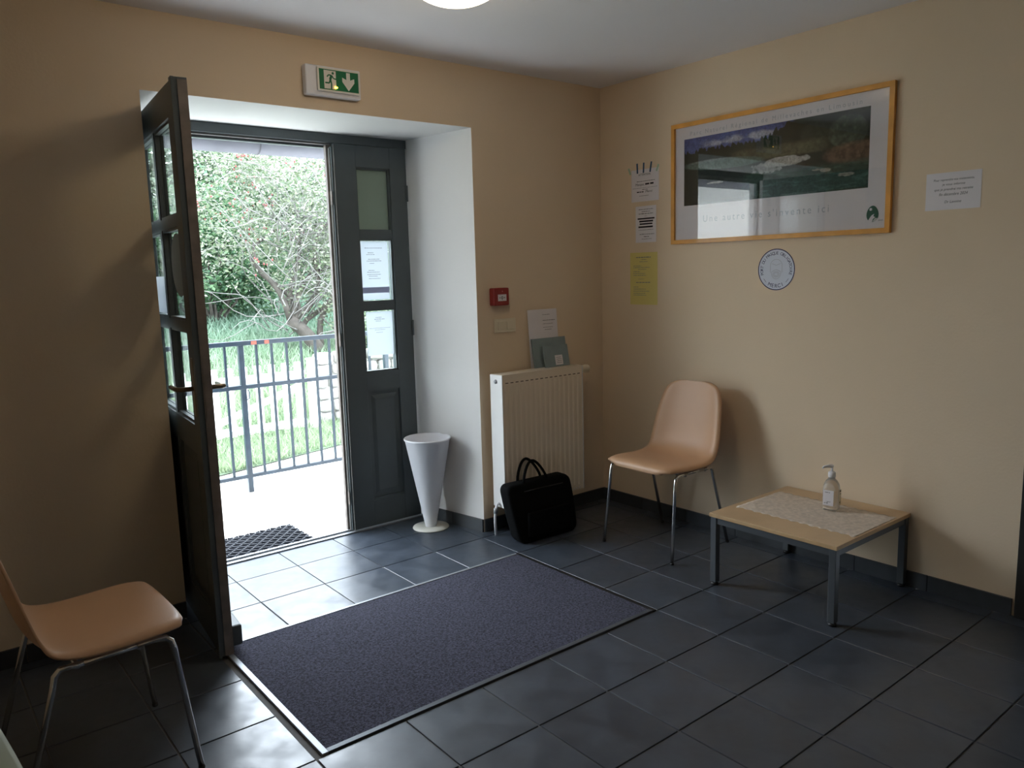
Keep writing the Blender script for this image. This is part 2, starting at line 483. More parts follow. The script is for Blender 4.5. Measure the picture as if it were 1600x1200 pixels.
# floor slab and its tiles
fl = MB()
fl.box(XL, 0, YB, 0, -0.12, -0.004)
fl.prism([(OX0, 0), (OX1, 0), (FX1, FY), (FX0, FY)], -0.12, -0.004)
floor = fl.build('floor', GROUT)
struct(floor, 'slate grey square tiled floor with pale joints', 'floor')
def clip(poly, a, b, c):
    out = []
    for i in range(len(poly)):
        p, q = poly[i], poly[(i + 1) % len(poly)]
        dp, dq = a * p[0] + b * p[1] - c, a * q[0] + b * q[1] - c
        if dp >= 0: out.append(p)
        if dp * dq < 0:
            t = dp / (dp - dq)
            out.append((p[0] + (q[0] - p[0]) * t, p[1] + (q[1] - p[1]) * t))
    return out
def area(p):
    return abs(sum(p[i][0] * p[(i + 1) % len(p)][1] - p[(i + 1) % len(p)][0] * p[i][1] for i in range(len(p)))) / 2 if len(p) > 2 else 0
G = 0.0028
full_tile = None
for i in range(-6, 9):
    for j in range(-16, 4):
        x0, y0 = TX + i * S, TY + j * S
        x1, y1 = x0 + S, y0 + S
        if i in (-1, 0, 1, 2, 3) and j in (-1, -2, -3):
            continue          # mat well
        q = [(x0 + G, y0 + G), (x1 - G, y0 + G), (x1 - G, y1 - G), (x0 + G, y1 - G)]
        if x1 < XL or x0 > 0 or y1 < YB or y0 > FY: continue
        if y0 < -3.4 or (x0 < -3.3 and y0 < -2.5): continue
        a = q
        for h in ((1, 0, XL), (-1, 0, 0), (0, 1, YB), (0, -1, 0)): a = clip(a, *h)
        b = clip(q, 0, 1, 0)
        for h in ((0, -1, -(FY - 0.012)),): b = clip(b, *h)
        k0 = (FX0 - OX0) / FY; k1 = (FX1 - OX1) / FY
        b = clip(b, 1, -k0, OX0); b = clip(b, -1, k1, -OX1)
        cx, cy = (x0 + x1) / 2, (y0 + y1) / 2
        whole = area(a) > 0.999 * area(q)
        if whole:
            if full_tile is None:
                hs = S / 2 - G
                full_tile = MB().bbox(-hs, hs, -hs, hs, -0.012, 0, b=0.0012, seg=1).mesh('tile', TILE)
            link('tile', full_tile, floor, (cx, cy, 0), (0, 0, random.choice((0, PI / 2, PI, -PI / 2))))
        else:
            mb = MB()
            if area(a) > 2e-4: mb.prism([(u - cx, v - cy) for u, v in a], -0.012, 0)
            if area(b) > 2e-4: mb.prism([(u - cx, v - cy) for u, v in b], -0.012, 0)
            if mb.f: mb.build('tile', TILE, floor, (cx, cy, 0))

# skirting tiles
def plinths(root, pts, n_out, h=0.069, t=0.011):
    (ax, ay), (bx, by) = pts
    L = math.hypot(bx - ax, by - ay); ux, uy = (bx - ax) / L, (by - ay) / L
    n = max(1, round(L / S)); st = L / n
    for k in range(n):
        s0, s1 = k * st + 0.0015, (k + 1) * st - 0.0015
        P = [(ax + ux * s0, ay + uy * s0), (ax + ux * s1, ay + uy * s1)]
        P += [(P[1][0] + n_out[0] * t, P[1][1] + n_out[1] * t), (P[0][0] + n_out[0] * t, P[0][1] + n_out[1] * t)]
        MB().prism(P, 0.0005, h).build('plinth_tile', PLINTH, root)
def skirting(name, runs, label):
    root = empty(name)
    for pts, n in runs: plinths(root, pts, n)
    struct(root, label, 'skirting')
k1n = Vector((-FY, FX1 - OX1)).normalized()
skirting('baseboard_back', [(((OX1 + 0.001, -0.0005), (-0.012, -0.0005)), (0, -1)), (((XL + 0.01, -0.0005), (OX0 - 0.001, -0.0005)), (0, -1)),
                            (((OX1 - 0.0006, 0.0), (FX1 - 0.0006 + 0.002, FY - 0.03)), (k1n.x, k1n.y))], 'slate grey tile skirting along the doorway wall')
skirting('baseboard_right', [(((-0.0005, -0.001), (-0.0005, DY1 + 0.01)), (-1, 0))], 'slate grey tile skirting below the poster wall')
skirting('baseboard_left', [(((XL + 0.0005, -0.02), (XL + 0.0005, -2.4)), (1, 0))], 'slate grey tile skirting behind the left hand chairs')

# ------------------------------------------------------------------ entrance door
fr = empty('trim_1', (0, FY, 0))
FT = 0.062
box('frame_head', (FX0 + 0.001, FX1 - 0.001, 0.012, 0.012 + FT, 2.062, OH - 0.001), DOORP, fr)
box('frame_jamb', (FX0 + 0.001, FX0 + 0.03, 0.050, 0.012 + FT, 0.0, 2.061), DOORP, fr)
box('frame_jamb', (FX1 - 0.012, FX1 - 0.001, 0.050, 0.012 + FT, 0.0, 2.061), DOORP, fr)
box('head_stop', (FX0 + 0.03, FX1 - 0.012, 0.052, 0.085, 2.040, 2.0615), DOORP, fr)
box('head_seal', (FX0 + 0.03, -1.44, 0.030, 0.051, 2.052, 2.0615), STRIP, fr)
box('threshold', (FX0 + 0.001, FX1 - 0.001, -0.010, 0.060, -0.02, 0.007), ALU, fr)
box('threshold_rib', (FX0 + 0.002, -1.44, 0.020, 0.030, 0.0072, 0.016), ALU, fr)
struct(fr, 'dark painted door frame with metal threshold', 'frame')
ROWS = [(0.865, 1.206), (1.243, 1.580), (1.620, 1.947)]
T = 0.045
def leaf_parts(root, W, cols, panels, frosted=False):
    g0, g1 = cols[0][0], cols[-1][1]
    box('stile', (0, g0, 0, T, 0.012, 2.058), DOORP, root, 0.002)
    box('stile', (g1, W, 0, T, 0.012, 2.058), DOORP, root, 0.002)
    box('top_rail', (g0, g1, 0.0005, T - 0.0005, 1.947, 2.0578), DOORP, root)
    box('lock_rail', (g0, g1, 0.0005, T - 0.0005, 0.771, 0.865), DOORP, root)
    box('bottom_rail', (g0, g1, 0.0005, T - 0.0005, 0.0125, 0.153), DOORP, root)
    for a, b in ((1.206, 1.243), (1.580, 1.620)):
        box('glazing_bar', (g0, g1, 0.006, T - 0.006, a, b), DOORP, root)
    for (a, b), (c, d) in zip(cols[:-1], cols[1:]):
        box('glazing_bar', (b, c, 0.006, T - 0.006, 0.865, 1.947), DOORP, root)
    for a, b in cols:
        for z0, z1 in ROWS:
            pn = box('pane', (a - 0.003, b + 0.003, 0.026, 0.030, z0 - 0.003, z1 + 0.003), FROST if (frosted and z0 > 1.6) else GLASS, root)
            bd = MB()
            e = 0.009
            for y0, y1 in ((0.010, 0.0258), (0.0302, 0.040)):
                bd.box(a, a + e, y0, y1, z0, z1); bd.box(b - e, b, y0, y1, z0, z1)
                bd.box(a + e, b - e, y0, y1, z0, z0 + e); bd.box(a + e, b - e, y0, y1, z1 - e, z1)
            bd.build('glazing_bead', DOORP, pn)
    for a, b in panels:
        p = box('panel', (a - 0.004, b + 0.004, 0.016, 0.030, 0.150, 0.775), DOORP, root)
        for y0, y1, s in ((0.0158, 0.008, 1), (0.0302, 0.037, -1)):
            f = MB()
            i0, i1 = 0.030, 0.050
            zz = (0.155, 0.769)
            vs = [(a + i0, y0, zz[0] + i0), (b - i0, y0, zz[0] + i0), (b - i0, y0, zz[1] - i0), (a + i0, y0, zz[1] - i0),
                  (a + i1, y1, zz[0] + i1), (b - i1, y1, zz[0] + i1), (b - i1, y1, zz[1] - i1), (a + i1, y1, zz[1] - i1)]
            f.add(vs, [(0, 1, 2, 3), (4, 5, 6, 7)] + [(k, (k + 1) % 4, 4 + (k + 1) % 4, 4 + k) for k in range(4)])
            f.build('raised_field', DOORP, p)
        mo = MB(); e = 0.012
        for y0, y1 in ((0.004, 0.0155),):
            mo.box(a, a + e, y0, y1, 0.153, 0.771); mo.box(b - e, b, y0, y1, 0.153, 0.771)
            mo.box(a + e, b - e, y0, y1, 0.153, 0.153 + e); mo.box(a + e, b - e, y0, y1, 0.771 - e, 0.771)
        mo.build('panel_moulding', DOORP, p)
# narrow fixed leaf
d2 = empty('door_2', (-1.437, FY, 0))
leaf_parts(d2, 0.424, [(0.120, 0.322)], [(0.118, 0.336)], True)
box('meeting_strip', (-0.030, 0.0, 0.028, 0.050, 0.014, 2.050), WOODEDGE, d2)
box('meeting_lip', (-0.013, -0.0005, 0.004, 0.0275, 0.016, 2.040), DOORP, d2)
box('weather_strip', (-0.0185, -0.0135, 0.014, 0.0275, 0.016, 2.035), STRIP, d2)
box('weather_strip', (-0.004, 0.0, -0.0045, -0.0005, 0.014, 2.050), STRIP, d2)
for z in (0.16, 1.02, 1.75):
    box('keeper_plate', (-0.021, -0.0188, 0.006, 0.0275, z, z + 0.07), WOODEDGE, d2)
for z in (0.35, 1.05, 1.78):
    MB().tube([(0.420, -0.005, z), (0.420, -0.005, z + 0.085)], 0.0065, 8).build('hinge', DOORP, d2)
struct(d2, 'narrow closed dark door leaf with three panes and a lower panel', 'door')
# wide leaf standing open into the room
d1 = empty('door_1', (-2.398, FY - 0.004, 0), R(-95.2))
W1 = 0.958
leaf_parts(d1, W1, [(0.125, 0.462), (0.497, 0.832)], [(0.125, 0.462), (0.497, 0.832)])
box('panel_mullion', (0.462, 0.497, 0.0005, T - 0.0005, 0.153, 0.771), DOORP, d1)
box('latch_edge', (W1, W1 + 0.003, 0.013, T - 0.001, 0.014, 2.050), WOODEDGE, d1)
box('rebate_lip', (W1 - 0.018, W1 + 0.014, -0.010, -0.0003, 0.014, 2.055), DOORP, d1)
box('lock_plate', (W1 + 0.003, W1 + 0.0045, 0.018, 0.038, 0.90, 1.12), WOODEDGE, d1)
box('weather_bar', (0.06, W1 - 0.03, T, T + 0.042, 0.025, 0.105), DOORP, d1, 0.008)
for s, y0 in ((-1, 0.0), (1, T)):
    hd = box('handle_plate', (W1 - 0.085, W1 - 0.050, min(y0, y0 + s * 0.006), max(y0, y0 + s * 0.006), 0.905, 1.115), BRASS, d1, 0.002)
    MB().tube([(W1 - 0.068, y0 + s * 0.005, 1.005), (W1 - 0.068, y0 + s * 0.045, 1.005), (W1 - 0.074, y0 + s * 0.056, 1.005),
               (W1 - 0.095, y0 + s * 0.060, 1.005), (W1 - 0.19, y0 + s * 0.058, 1.003)], [0.009, 0.009, 0.009, 0.009, 0.008], 10).build('lever', BRASS, hd)
for z in (0.25, 1.03, 1.82):
    MB().tube([(0.0, -0.006, z), (0.0, -0.006, z + 0.085)], 0.0065, 8).build('hinge', DOORP, d1)
struct(d1, 'wide dark door leaf with six panes standing open into the room', 'door')

# sheets on the panes
def leaf_point(u, y, z):
    a = R(-95.2)
    return (-2.398 + u * math.cos(a) - y * math.sin(a), FY - 0.004 + u * math.sin(a) + y * math.cos(a), z)
def sheet(name, fl_, wd, ht, mt, label, cat, lines, group=None, bars=(), ink=INKG):
    root = empty(name, fl_.P(wd / 2, 0))
    lo = Flat(fl_.o - root.location, fl_.U, fl_.V)
    b = MB(); lo.rect(b, 0, wd, 0, ht, 0.0003, 0.0004); b.build('sheet', mt, root)
    t = MB()
    for (u0, u1, v, h) in lines: lo.greek(t, u0 * wd, u1 * wd, v * ht, h, 0.0008)
    if t.f: t.build('printed_lines', ink, root)['kind'] = 'stuff'
    for (u0, u1, v0, v1, mm) in bars:
        bb = MB(); lo.rect(bb, u0 * wd, u1 * wd, v0 * ht, v1 * ht, 0.0008); bb.build('printed_band', mm, root)
    tag(root, label, cat, group)
    return root, lo
sheet('paper_sheet', Flat((-1.312, FY + 0.0255, 1.256), (1, 0, 0), (0, 0, 1)), 0.176, 0.312, PAPERT,
      'white notice filling the middle pane of the narrow door leaf', 'paper',
      [(.2, .8, .88, .003), (.3, .5, .80, .003), (.25, .55, .77, .003), (.3, .7, .69, .003), (.25, .75, .66, .003), (.35, .5, .62, .003), (.3, .5, .50, .003), (.25, .7, .47, .003), (.25, .72, .43, .003), (.3, .6, .40, .003), (.3, .7, .36, .003)],
      bars=[(0.01, 0.99, .115, .215, LAVENDER)])
sheet('paper_sheet', Flat((-1.288, FY + 0.0255, 0.953), (1, 0, 0), (0, 0, 1)), 0.160, 0.238, PAPERT,
      'pale notice in the lower pane of the narrow door leaf', 'paper',
      [(.35, .6, .86, .003), (.3, .7, .82, .003), (.35, .55, .78, .003), (.1, .9, .62, .002), (.3, .7, .58, .002), (.35, .6, .52, .002)])
pa = leaf_point(0.30, 0.0255, 1.252)
au = R(-95.2)
fU = Vector((math.cos(au), math.sin(au), 0))
sheet('paper_sheet', Flat(leaf_point(0.14, 0.0253, 1.256), fU, (0, 0, 1)), 0.30, 0.15, PAPERT,
      'small white sheet in a middle pane of the open door leaf', 'paper', [])
fl_o = Flat(leaf_point(0.662, 0.0253, 1.445), fU, (0, 0, 1))
ov = MB()
fl_o.poly(ov, [(0.125 * math.cos(2 * PI * k / 40), 0.118 * math.sin(2 * PI * k / 40)) for k in range(40)], 0.0, 0.0004)
STK = mat('grey_sticker_back', (0.34, 0.36, 0.35), 0.7, trans=0.3)
tag(ov.build('round_sticker', STK), 'large round grey sticker on the glass of the open door leaf', 'sticker')

# ------------------------------------------------------------------ entrance mat in its well
mx0, mx1, my0, my1 = TX - S + 0.020, TX + 4 * S - 0.003, TY - 3 * S + 0.004, TY - 0.004
em = empty('entrance_mat', ((mx0 + mx1) / 2, (my0 + my1) / 2, -0.004))
ex, ey = (mx1 - mx0) / 2, (my1 - my0) / 2
fw = 0.020
box('frame_bar', (-ex, -ex + fw, -ey, ey, 0, 0.0105), ALU, em, 0.001)
box('frame_bar', (ex - 0.022, ex, -ey, ey, 0, 0.0065), BLACKP, em)
box('frame_bar', (-ex + fw, ex - 0.022, -ey, -ey + fw, 0, 0.0102), ALUD, em, 0.001)
box('frame_bar', (-ex + fw, ex - 0.022, ey - 0.014, ey, 0, 0.0095), ALU, em, 0.001)
cb = MB()
nx, ny = 90, 56
X0, X1, Y0, Y1 = -ex + fw + 0.001, ex - 0.023, -ey + fw + 0.001, ey - 0.015
gv = [(X0 + (X1 - X0) * a / nx, Y0 + (Y1 - Y0) * b / ny, 0.0075 + random.uniform(-.0006, .0006)) for b in range(ny + 1) for a in range(nx + 1)]
cb.add(gv, [(b * (nx + 1) + a, b * (nx + 1) + a + 1, (b + 1) * (nx + 1) + a + 1, (b + 1) * (nx + 1) + a) for b in range(ny) for a in range(nx)], 0, True)
cb.build('carpet', CARPET, em)
box('carpet_edge', (X0, X1, Y0, Y0 + 0.012, 0.0, 0.0066), BLACKP, em)
tag(em, 'dark blue grey entrance mat in a metal framed well', 'mat')

# ------------------------------------------------------------------ shell chairs
def catmull(P, n):
    P = [np.array(p, float) for p in P]
    P = [2 * P[0] - P[1]] + P + [2 * P[-1] - P[-2]]
    out = []
    for i in range(1, len(P) - 2):
        for k in range(n):
            t = k / n
            a, b, c, d = P[i - 1], P[i], P[i + 1], P[i + 2]
            out.append(0.5 * (2 * b + (c - a) * t + (2 * a - 5 * b + 4 * c - d) * t * t + (-a + 3 * b - 3 * c + d) * t ** 3))
    out.append(P[-2])
    return out
# x, z, half width, side curl (along profile normal), from the front lip to the top of the back
PROF = [(.236, .418, .150, -.004), (.236, .436, .180, -.006), (.218, .450, .204, -.008), (.165, .452, .222, -.006), (.09, .444, .228, .000), (.0, .437, .226, .006),
        (-.065, .437, .220, .014), (-.110, .450, .215, .022), (-.140, .488, .213, .030), (-.158, .545, .211, .030), (-.175, .620, .203, .028),
        (-.193, .700, .190, .024), (-.206, .752, .172, .020), (-.214, .784, .144, .014), (-.218, .799, .106, .006), (-.219, .804, .062, .0)]
def chair(shell_mat):
    root = empty('shell_chair')
    pr = catmull(PROF, 4)
    nv = 17
    vs = []
    for i, q in enumerate(pr):
        a, b = pr[max(i - 1, 0)], pr[min(i + 1, len(pr) - 1)]
        tx, tz = b[0] - a[0], b[1] - a[1]
        L = math.hypot(tx, tz) or 1
        nxx, nzz = tz / L, -tx / L            # profile normal, up on the seat / forward on the back
        if nzz < 0 and nxx < 0: nxx, nzz = -nxx, -nzz
        for k in range(nv):
            s = -1 + 2 * k / (nv - 1)
            c = q[3] * (abs(s) ** 3)
            rim = -0.011 * max(0, (abs(s) - 0.86) / 0.14) ** 2
            vs.append((q[0] + nxx * (c + rim), s * q[2], q[1] + nzz * (c + rim)))
    sh = MB()
    sh.add(vs, [(i * nv + k, i * nv + k + 1, (i + 1) * nv + k + 1, (i + 1) * nv + k) for i in range(len(pr) - 1) for k in range(nv - 1)], 0, True)
    o = sh.build('shell', shell_mat, root)
    md = o.modifiers.new('thickness', 'SOLIDIFY'); md.thickness = 0.007; md.offset = 0
    r_ = 0.0082
    for s in (-1, 1):
        ft, rt = (.172, s * .204, .413), (-.085, s * .197, .409)
        ff, rf = (.232, s * .222, .003), (-.212, s * .212, .003)
        MB().tube([(.10, s * .202, .414), (.148, s * .203, .4145), ft, (.186, s * .206, .399), (.192, s * .207, .372), ff], r_, 12).build('leg', CHROME, root)
        MB().tube([(-.03, s * .199, .410), (-.065, s * .198, .4095), rt, (-.099, s * .198, .395), (-.105, s * .199, .368), rf], r_, 12).build('leg', CHROME, root)
        MB().tube([(.102, s * .202, .414), (-.032, s * .199, .410)], r_ * 0.99, 12).build('seat_rail', CHROME, root)
        MB().tube([(.2325, s * .2225, .0005), (.2312, s * .2215, .009)], .0092, 12).build('foot_cap', BLACKP, root)
        MB().tube([(-.2125, s * .2125, .0005), (-.2110, s * .2115, .009)], .0092, 12).build('foot_cap', BLACKP, root)
    for x in (.105, -.045):
        MB().tube([(x, -.200, .404), (x, .200, .404)], 0.007, 10).build('crossbar', CHROME, root)
    for x in (.105, -.045):
        for s in (-1, 1):
            box('mount', (x - .012, x + .012, s * .10 - .014, s * .10 + .014, .4045, .436), BLACKP, root)
    return root
GC = 'moulded shell chairs'
c1 = chair(SHELL)
c1.location = (-.322, -.765, 0); c1.rotation_euler = (0, 0, PI)
tag(c1, 'tan shell chair against the poster wall beside the low table', 'chair', GC)
c2 = copy_tree(c1)
c2.location = (-2.985, -.868, 0); c2.rotation_euler = (0, 0, R(1.5))
tag(c2, 'tan shell chair on the left in front of the open door leaf', 'chair', GC)
c3 = copy_tree(c1)
c3.location = (-3.128, -2.043, 0); c3.rotation_euler = (0, 0, R(-14))
for ch in c3.children:
    if ch.name.startswith('shell'):
        ch.data = ch.data.copy(); ch.data.materials[0] = SHELLG
tag(c3, 'pale green shell chair barely showing at the bottom left corner', 'chair', GC)

# ------------------------------------------------------------------ low table, runner and bottle
TZ = 0.326
tx0, tx1, ty0, ty1 = -.612, -.006, -1.826, -1.240
tb = empty('low_table', ((tx0 + tx1) / 2, (ty0 + ty1) / 2, 0))
hx, hy = (tx1 - tx0) / 2, (ty1 - ty0) / 2
tp = MB(); tp.bbox(-hx, hx, -hy, hy, TZ - 0.017, TZ, b=0.002, seg=2)
tpo = tp.build('tabletop', [TABLETOP, TABLEEDGE], tb)
for p in tpo.data.polygons:
    if abs(p.normal.z) < 0.5: p.material_index = 1
for sx in (-1, 1):
    for sy in (-1, 1):
        cx, cy = sx * (hx - 0.019), sy * (hy - 0.019)
        lg = box('leg', (cx - .0145, cx + .0145, cy - .0145, cy + .0145, 0.014, TZ - 0.0175), LEGST, tb, 0.002)
        MB().lathe([(0.0, 0.0005), (.0165, 0.0005), (.0165, .008), (.012, .0138), (0, .0138)], (cx, cy, 0), 16).build('foot', BLACKP, lg)
for sy in (-1, 1):
    box('apron', (-hx + .034, hx - .034, sy * (hy - .019) - .010, sy * (hy - .019) + .010, TZ - .0455, TZ - .0175), LEGST, tb)
for sx in (-1, 1):
    box('apron', (sx * (hx - .019) - .010, sx * (hx - .019) + .010, -hy + .034, hy - .034, TZ - .0455, TZ - .0175), LEGST, tb)
tag(tb, 'low square beech topped table with grey metal legs', 'table')
# lace runner
rn = MB()
gx, gy = 26, 60
ry0, ry1, rx0, rx1 = ty0 + 0.006, ty1 - 0.035, tx0 + 0.150, tx1 - 0.11
gv = []
for b in range(gy + 1):
    for a in range(gx + 1):
        u, v = a / gx, b / gy
        x = rx0 + (rx1 - rx0) * u; y = ry0 + (ry1 - ry0) * v
        if a in (0, gx): x += 0.006 * math.sin(b * 1.3) * (1 if a else -1)
        if b in (0, gy): y += 0.005 * abs(math.sin(a * 1.2)) * (1 if b else 1)
        gv.append((x, y, TZ + 0.0012 + 0.0006 * math.sin(x * 90) * math.sin(y * 70)))
rn.add(gv, [(b * (gx + 1) + a, b * (gx + 1) + a + 1, (b + 1) * (gx + 1) + a + 1, (b + 1) * (gx + 1) + a) for b in range(gy) for a in range(gx)], 0, True)
ro = rn.build('lace_runner', RUNNER)
md = ro.modifiers.new('t', 'SOLIDIFY'); md.thickness = 0.0008; md.offset = 0
tag(ro, 'pale lace runner laid across the low table', 'cloth')
# gel bottle
CLEARP = mat('clear_bottle_plastic', (0.86, 0.84, 0.80), 0.12)
nt = CLEARP.node_tree; pb = nt.nodes['Principled BSDF']
pb.inputs['Transmission Weight'].default_value = 0.75; pb.inputs['IOR'].default_value = 1.36
bt = empty('gel_bottle', (-.205, -1.575, TZ + 0.0022))
def sup(rx, ry, z, n=32, e=3.2):
    return [(rx * math.copysign(abs(math.cos(2 * PI * k / n)) ** (2 / e), math.cos(2 * PI * k / n)),
             ry * math.copysign(abs(math.sin(2 * PI * k / n)) ** (2 / e), math.sin(2 * PI * k / n)), z) for k in range(n)]
bb = MB(); rings = []
for rx, ry, z, e in [(.0, .0, 0.0, 2), (.026, .026, 0.0, 3.2), (.030, .030, .004, 3.2), (.031, .031, .02, 3.2), (.031, .031, .085, 3.0), (.029, .029, .100, 2.6), (.022, .022, .114, 2.2), (.014, .014, .122, 2), (.012, .012, .128, 2), (0, 0, .128, 2)]:
    rings += sup(max(rx, 1e-4), max(ry, 1e-4), z, 32, e)
bb.add(rings, [(i * 32 + k, i * 32 + (k + 1) % 32, (i + 1) * 32 + (k + 1) % 32, (i + 1) * 32 + k) for i in range(9) for k in range(32)], 0, True)
bb.build('bottle_body', CLEARP, bt)
pm = MB()
pm.lathe([(0, .1285), (.0145, .1285), (.0145, .146), (.010, .150), (.0045, .150), (.0045, .166), (0, .166)], n=24)
pm.build('pump_collar', WHITEP, bt)
MB().tube([(.008, .004, .170), (0, 0, .171), (-.012, .010, .172), (-.028, .024, .170), (-.032, .027, .164)], [.006, .0075, .0065, .004, .0032], 10).build('pump_spout', WHITEP, bt)
lf = Flat((-.0318, .022, .022), (0, -1, 0), (0, 0, 1))
lb = MB(); lf.rect(lb, 0, .042, 0, .060, 0, .0004); lbl = lb.build('front_label', PAPER, bt)
lt = MB(); lf.greek(lt, .008, .028, .050, .003, .0006); lf.greek(lt, .005, .020, .008, .004, .0006); lf.greek(lt, .016, .030, .014, .003, .0006); lt.build('label_print', INKG, lbl)['kind'] = 'stuff'
lf = Flat((-.022, -.0318, .022), (1, 0, 0), (0, 0, 1))
lb = MB(); lf.rect(lb, 0.018, .042, 0.0, .060, 0, .0003); lbl = lb.build('side_label', CREAMP, bt)
lt = MB(); lf.greek(lt, .026, .040, .050, .006, .0005); lf.greek(lt, .030, .040, .040, .004, .0005); lf.greek(lt, .022, .034, .008, .004, .0005); lt.build('label_print', INK, lbl)['kind'] = 'stuff'
bt.rotation_euler = (0, 0, R(10)); bt.scale = (1.06, 1.06, 1.13)
tag(bt, 'clear hand gel pump bottle with white label on the low table', 'bottle')

# ------------------------------------------------------------------ umbrella stand
us = empty('umbrella_stand', (-1.085, .268, 0))
MB().lathe([(0, 0.0005), (.098, 0.0005), (.100, .003), (.098, .007), (.05, .009), (0, .009)], n=48).build('base_disc', mat('off_white_base', (0.74, 0.73, 0.66), 0.45), us)
MB().lathe([(0.0, .0095), (.030, .0095), (.034, .03), (.122, .495), (.127, .498), (.128, .504), (.124, .508), (.119, .503), (.030, .040), (0, .040)], n=56).build('cone', WHITEP, us)
tag(us, 'white cone shaped umbrella stand in the doorway recess', 'stand')

# ------------------------------------------------------------------ radiator with leaflets, bag below
rx0, rx1, rz0, rz1, ryb, ryf = -.872, -.300, .150, .858, -.038, -.135
rd = empty('radiator', ((rx0 + rx1) / 2, 0, 0))
hw = (rx1 - rx0) / 2
pf = []
nr = 16
fx0, fx1 = -hw + 0.012, hw - 0.012
pts = [(-hw + .004, ryf + .010), (-hw + .004, ryf)]
for k in range(nr):
    a = fx0 + (fx1 - fx0) * k / nr; st = (fx1 - fx0) / nr
    pts += [(a + st * .10, ryf), (a + st * .25, ryf - .0045), (a + st * .62, ryf - .0045), (a + st * .78, ryf)]
pts += [(hw - .004, ryf), (hw - .004, ryf + .010)]
MB().prism(pts, rz0 + .03, rz1 - .055).build('front_panel', RADM, rd)
box('upper_band', (-hw + .004, hw - .004, ryf - .0005, ryf + .010, rz1 - .055, rz1 - .004), RADM, rd)
box('lower_band', (-hw + .004, hw - .004, ryf - .0005, ryf + .010, rz0, rz0 + .03), RADM, rd)
box('back_panel', (-hw + .004, hw - .004, ryb - .010, ryb, rz0, rz1 - .004), RADM, rd)
for s in (-1, 1):
    sp = box('side_panel', (s * hw - .003, s * hw + .003, ryf - .003, ryb + .002, rz0 - .002, rz1), RADS, rd, 0.002)
    if s < 0:
        MB().lathe([(0, -.010), (.006, -.010), (.009, -.0065), (.011, -.003), (.011, 0)], (-hw - .003, (ryf + ryb) / 2, rz1 - .035), 20, axis='x').build('bleed_plug', ALU, sp)
tg = MB(); tg.box(-hw + .003, hw - .003, ryf - .002, ryb + .001, rz1 - .004, rz1 + .001)
tg.build('top_grille', RADM, rd)
sl = MB()
for k in range(16):
    a = -hw + .030 + k * (2 * hw - .06) / 15
    sl.box(a - .0095, a + .0095, ryf - .0018, ryf - .0006, rz1 - .045, rz1 - .0405)
sl.build('vent_slots', SLOT, rd)['kind'] = 'stuff'
for k in range(3):
    MB().lathe([(0, -.003), (.0035, -.002), (.0035, 0)], (hw - .075 + .02 * k, ryf - .001, rz0 + .012), 10, axis='y').build('screw_cap', WHITEP, rd)
vy = -.088
vv = MB(); vv.lathe([(0, .0), (.012, 0), (.012, .022), (.021, .024), (.023, .032), (.021, .055), (.024, .060), (.023, .082), (.018, .088), (0, .088)], (hw + .003, vy, rz1 - .030), 24, axis='x')
vv.build('thermostat_valve', CREAMP, rd)
MB().tube([(hw + .018, vy, rz1 - .032), (hw + .018, vy, rz1 - .07), (hw + .018, vy + .03, rz1 - .10), (hw + .018, -.012, rz1 - .11), (hw + .018, -.0005, rz1 - .11)], .0075, 10).build('supply_pipe', RADM, rd)
MB().tube([(-hw + .004, -.085, rz0 + .02), (-hw - .018, -.085, rz0 + .016), (-hw - .026, -.085, rz0 - .005), (-hw - .034, -.085, rz0 - .05), (-hw - .034, -.085, .07), (-hw - .032, -.085, .0005)], .0075, 10).build('return_pipe', WHITEP, rd)
MB().tube([(-hw - .027, -.085, rz0 - .002), (-hw - .030, -.085, rz0 - .030)], .012, 10).build('pipe_coupling', ALU, rd)
for x in (-.18, .18):
    box('wall_bracket', (x - .015, x + .015, ryb + .0005, -.0005, .30, .75), RADM, rd)
tag(rd, 'white ribbed panel radiator under the leaflets', 'radiator')
RT = rz1 + .0015
# white A4 sheet leaning on the wall
def leaning(name, x0, x1, y_top, y_bot, h, t, mt, label, cat, lines=(), tilt=0.0, ink=INKG):
    root = empty(name, ((x0 + x1) / 2, y_bot, RT))
    ang = math.atan2(y_top - y_bot, h)
    root.rotation_euler = (-ang, 0, 0)
    hw_ = (x1 - x0) / 2
    b = MB(); b.prism([(-hw_, 0), (hw_, 0), (hw_ + tilt * .0, h), (-hw_, h)], -t, 0, 'y')
    b.build('sheet', mt, root)
    f = Flat((-hw_, -t - .0002, 0), (1, 0, 0), (0, 0, 1))
    tm = MB()
    for (u0, u1, v, hh) in lines: f.greek(tm, u0 * (x1 - x0), u1 * (x1 - x0), v * h, hh, .0)
    if tm.f: tm.build('printed_lines', ink, root)['kind'] = 'stuff'
    tag(root, label, cat)
    return root, f
leaning('paper_sheet', -.585, -.372, -.006, -.030, .318, .0012, PAPER, 'tall white sheet leaning on the wall behind the grey green cards', 'paper',
        [(.5, .75, .90, .003), (.5, .92, .80, .004), (.5, .85, .74, .003), (.5, .85, .68, .003), (.55, .8, .64, .003)])
leaning('leaflet', -.578, -.336, -.022, -.048, .160, .012, GREYLEAF, 'grey green leaflet pile leaning on the white sheet', 'leaflet')
rr, ff = leaning('leaflet', -.525, -.346, -.052, -.076, .118, .010, GREYLEAF, 'small grey green folder with a white tag in front of the leaflet pile', 'leaflet')
tg = MB(); ff.rect(tg, .075, .130, .008, .062, 0, .0003); tgo = tg.build('white_tag', PAPER, rr)
tg = MB()
for v in (.018, .028, .038, .048): ff.greek(tg, .084, .122, v, .003, .0005)
tg.build('tag_print', INKG, tgo)['kind'] = 'stuff'
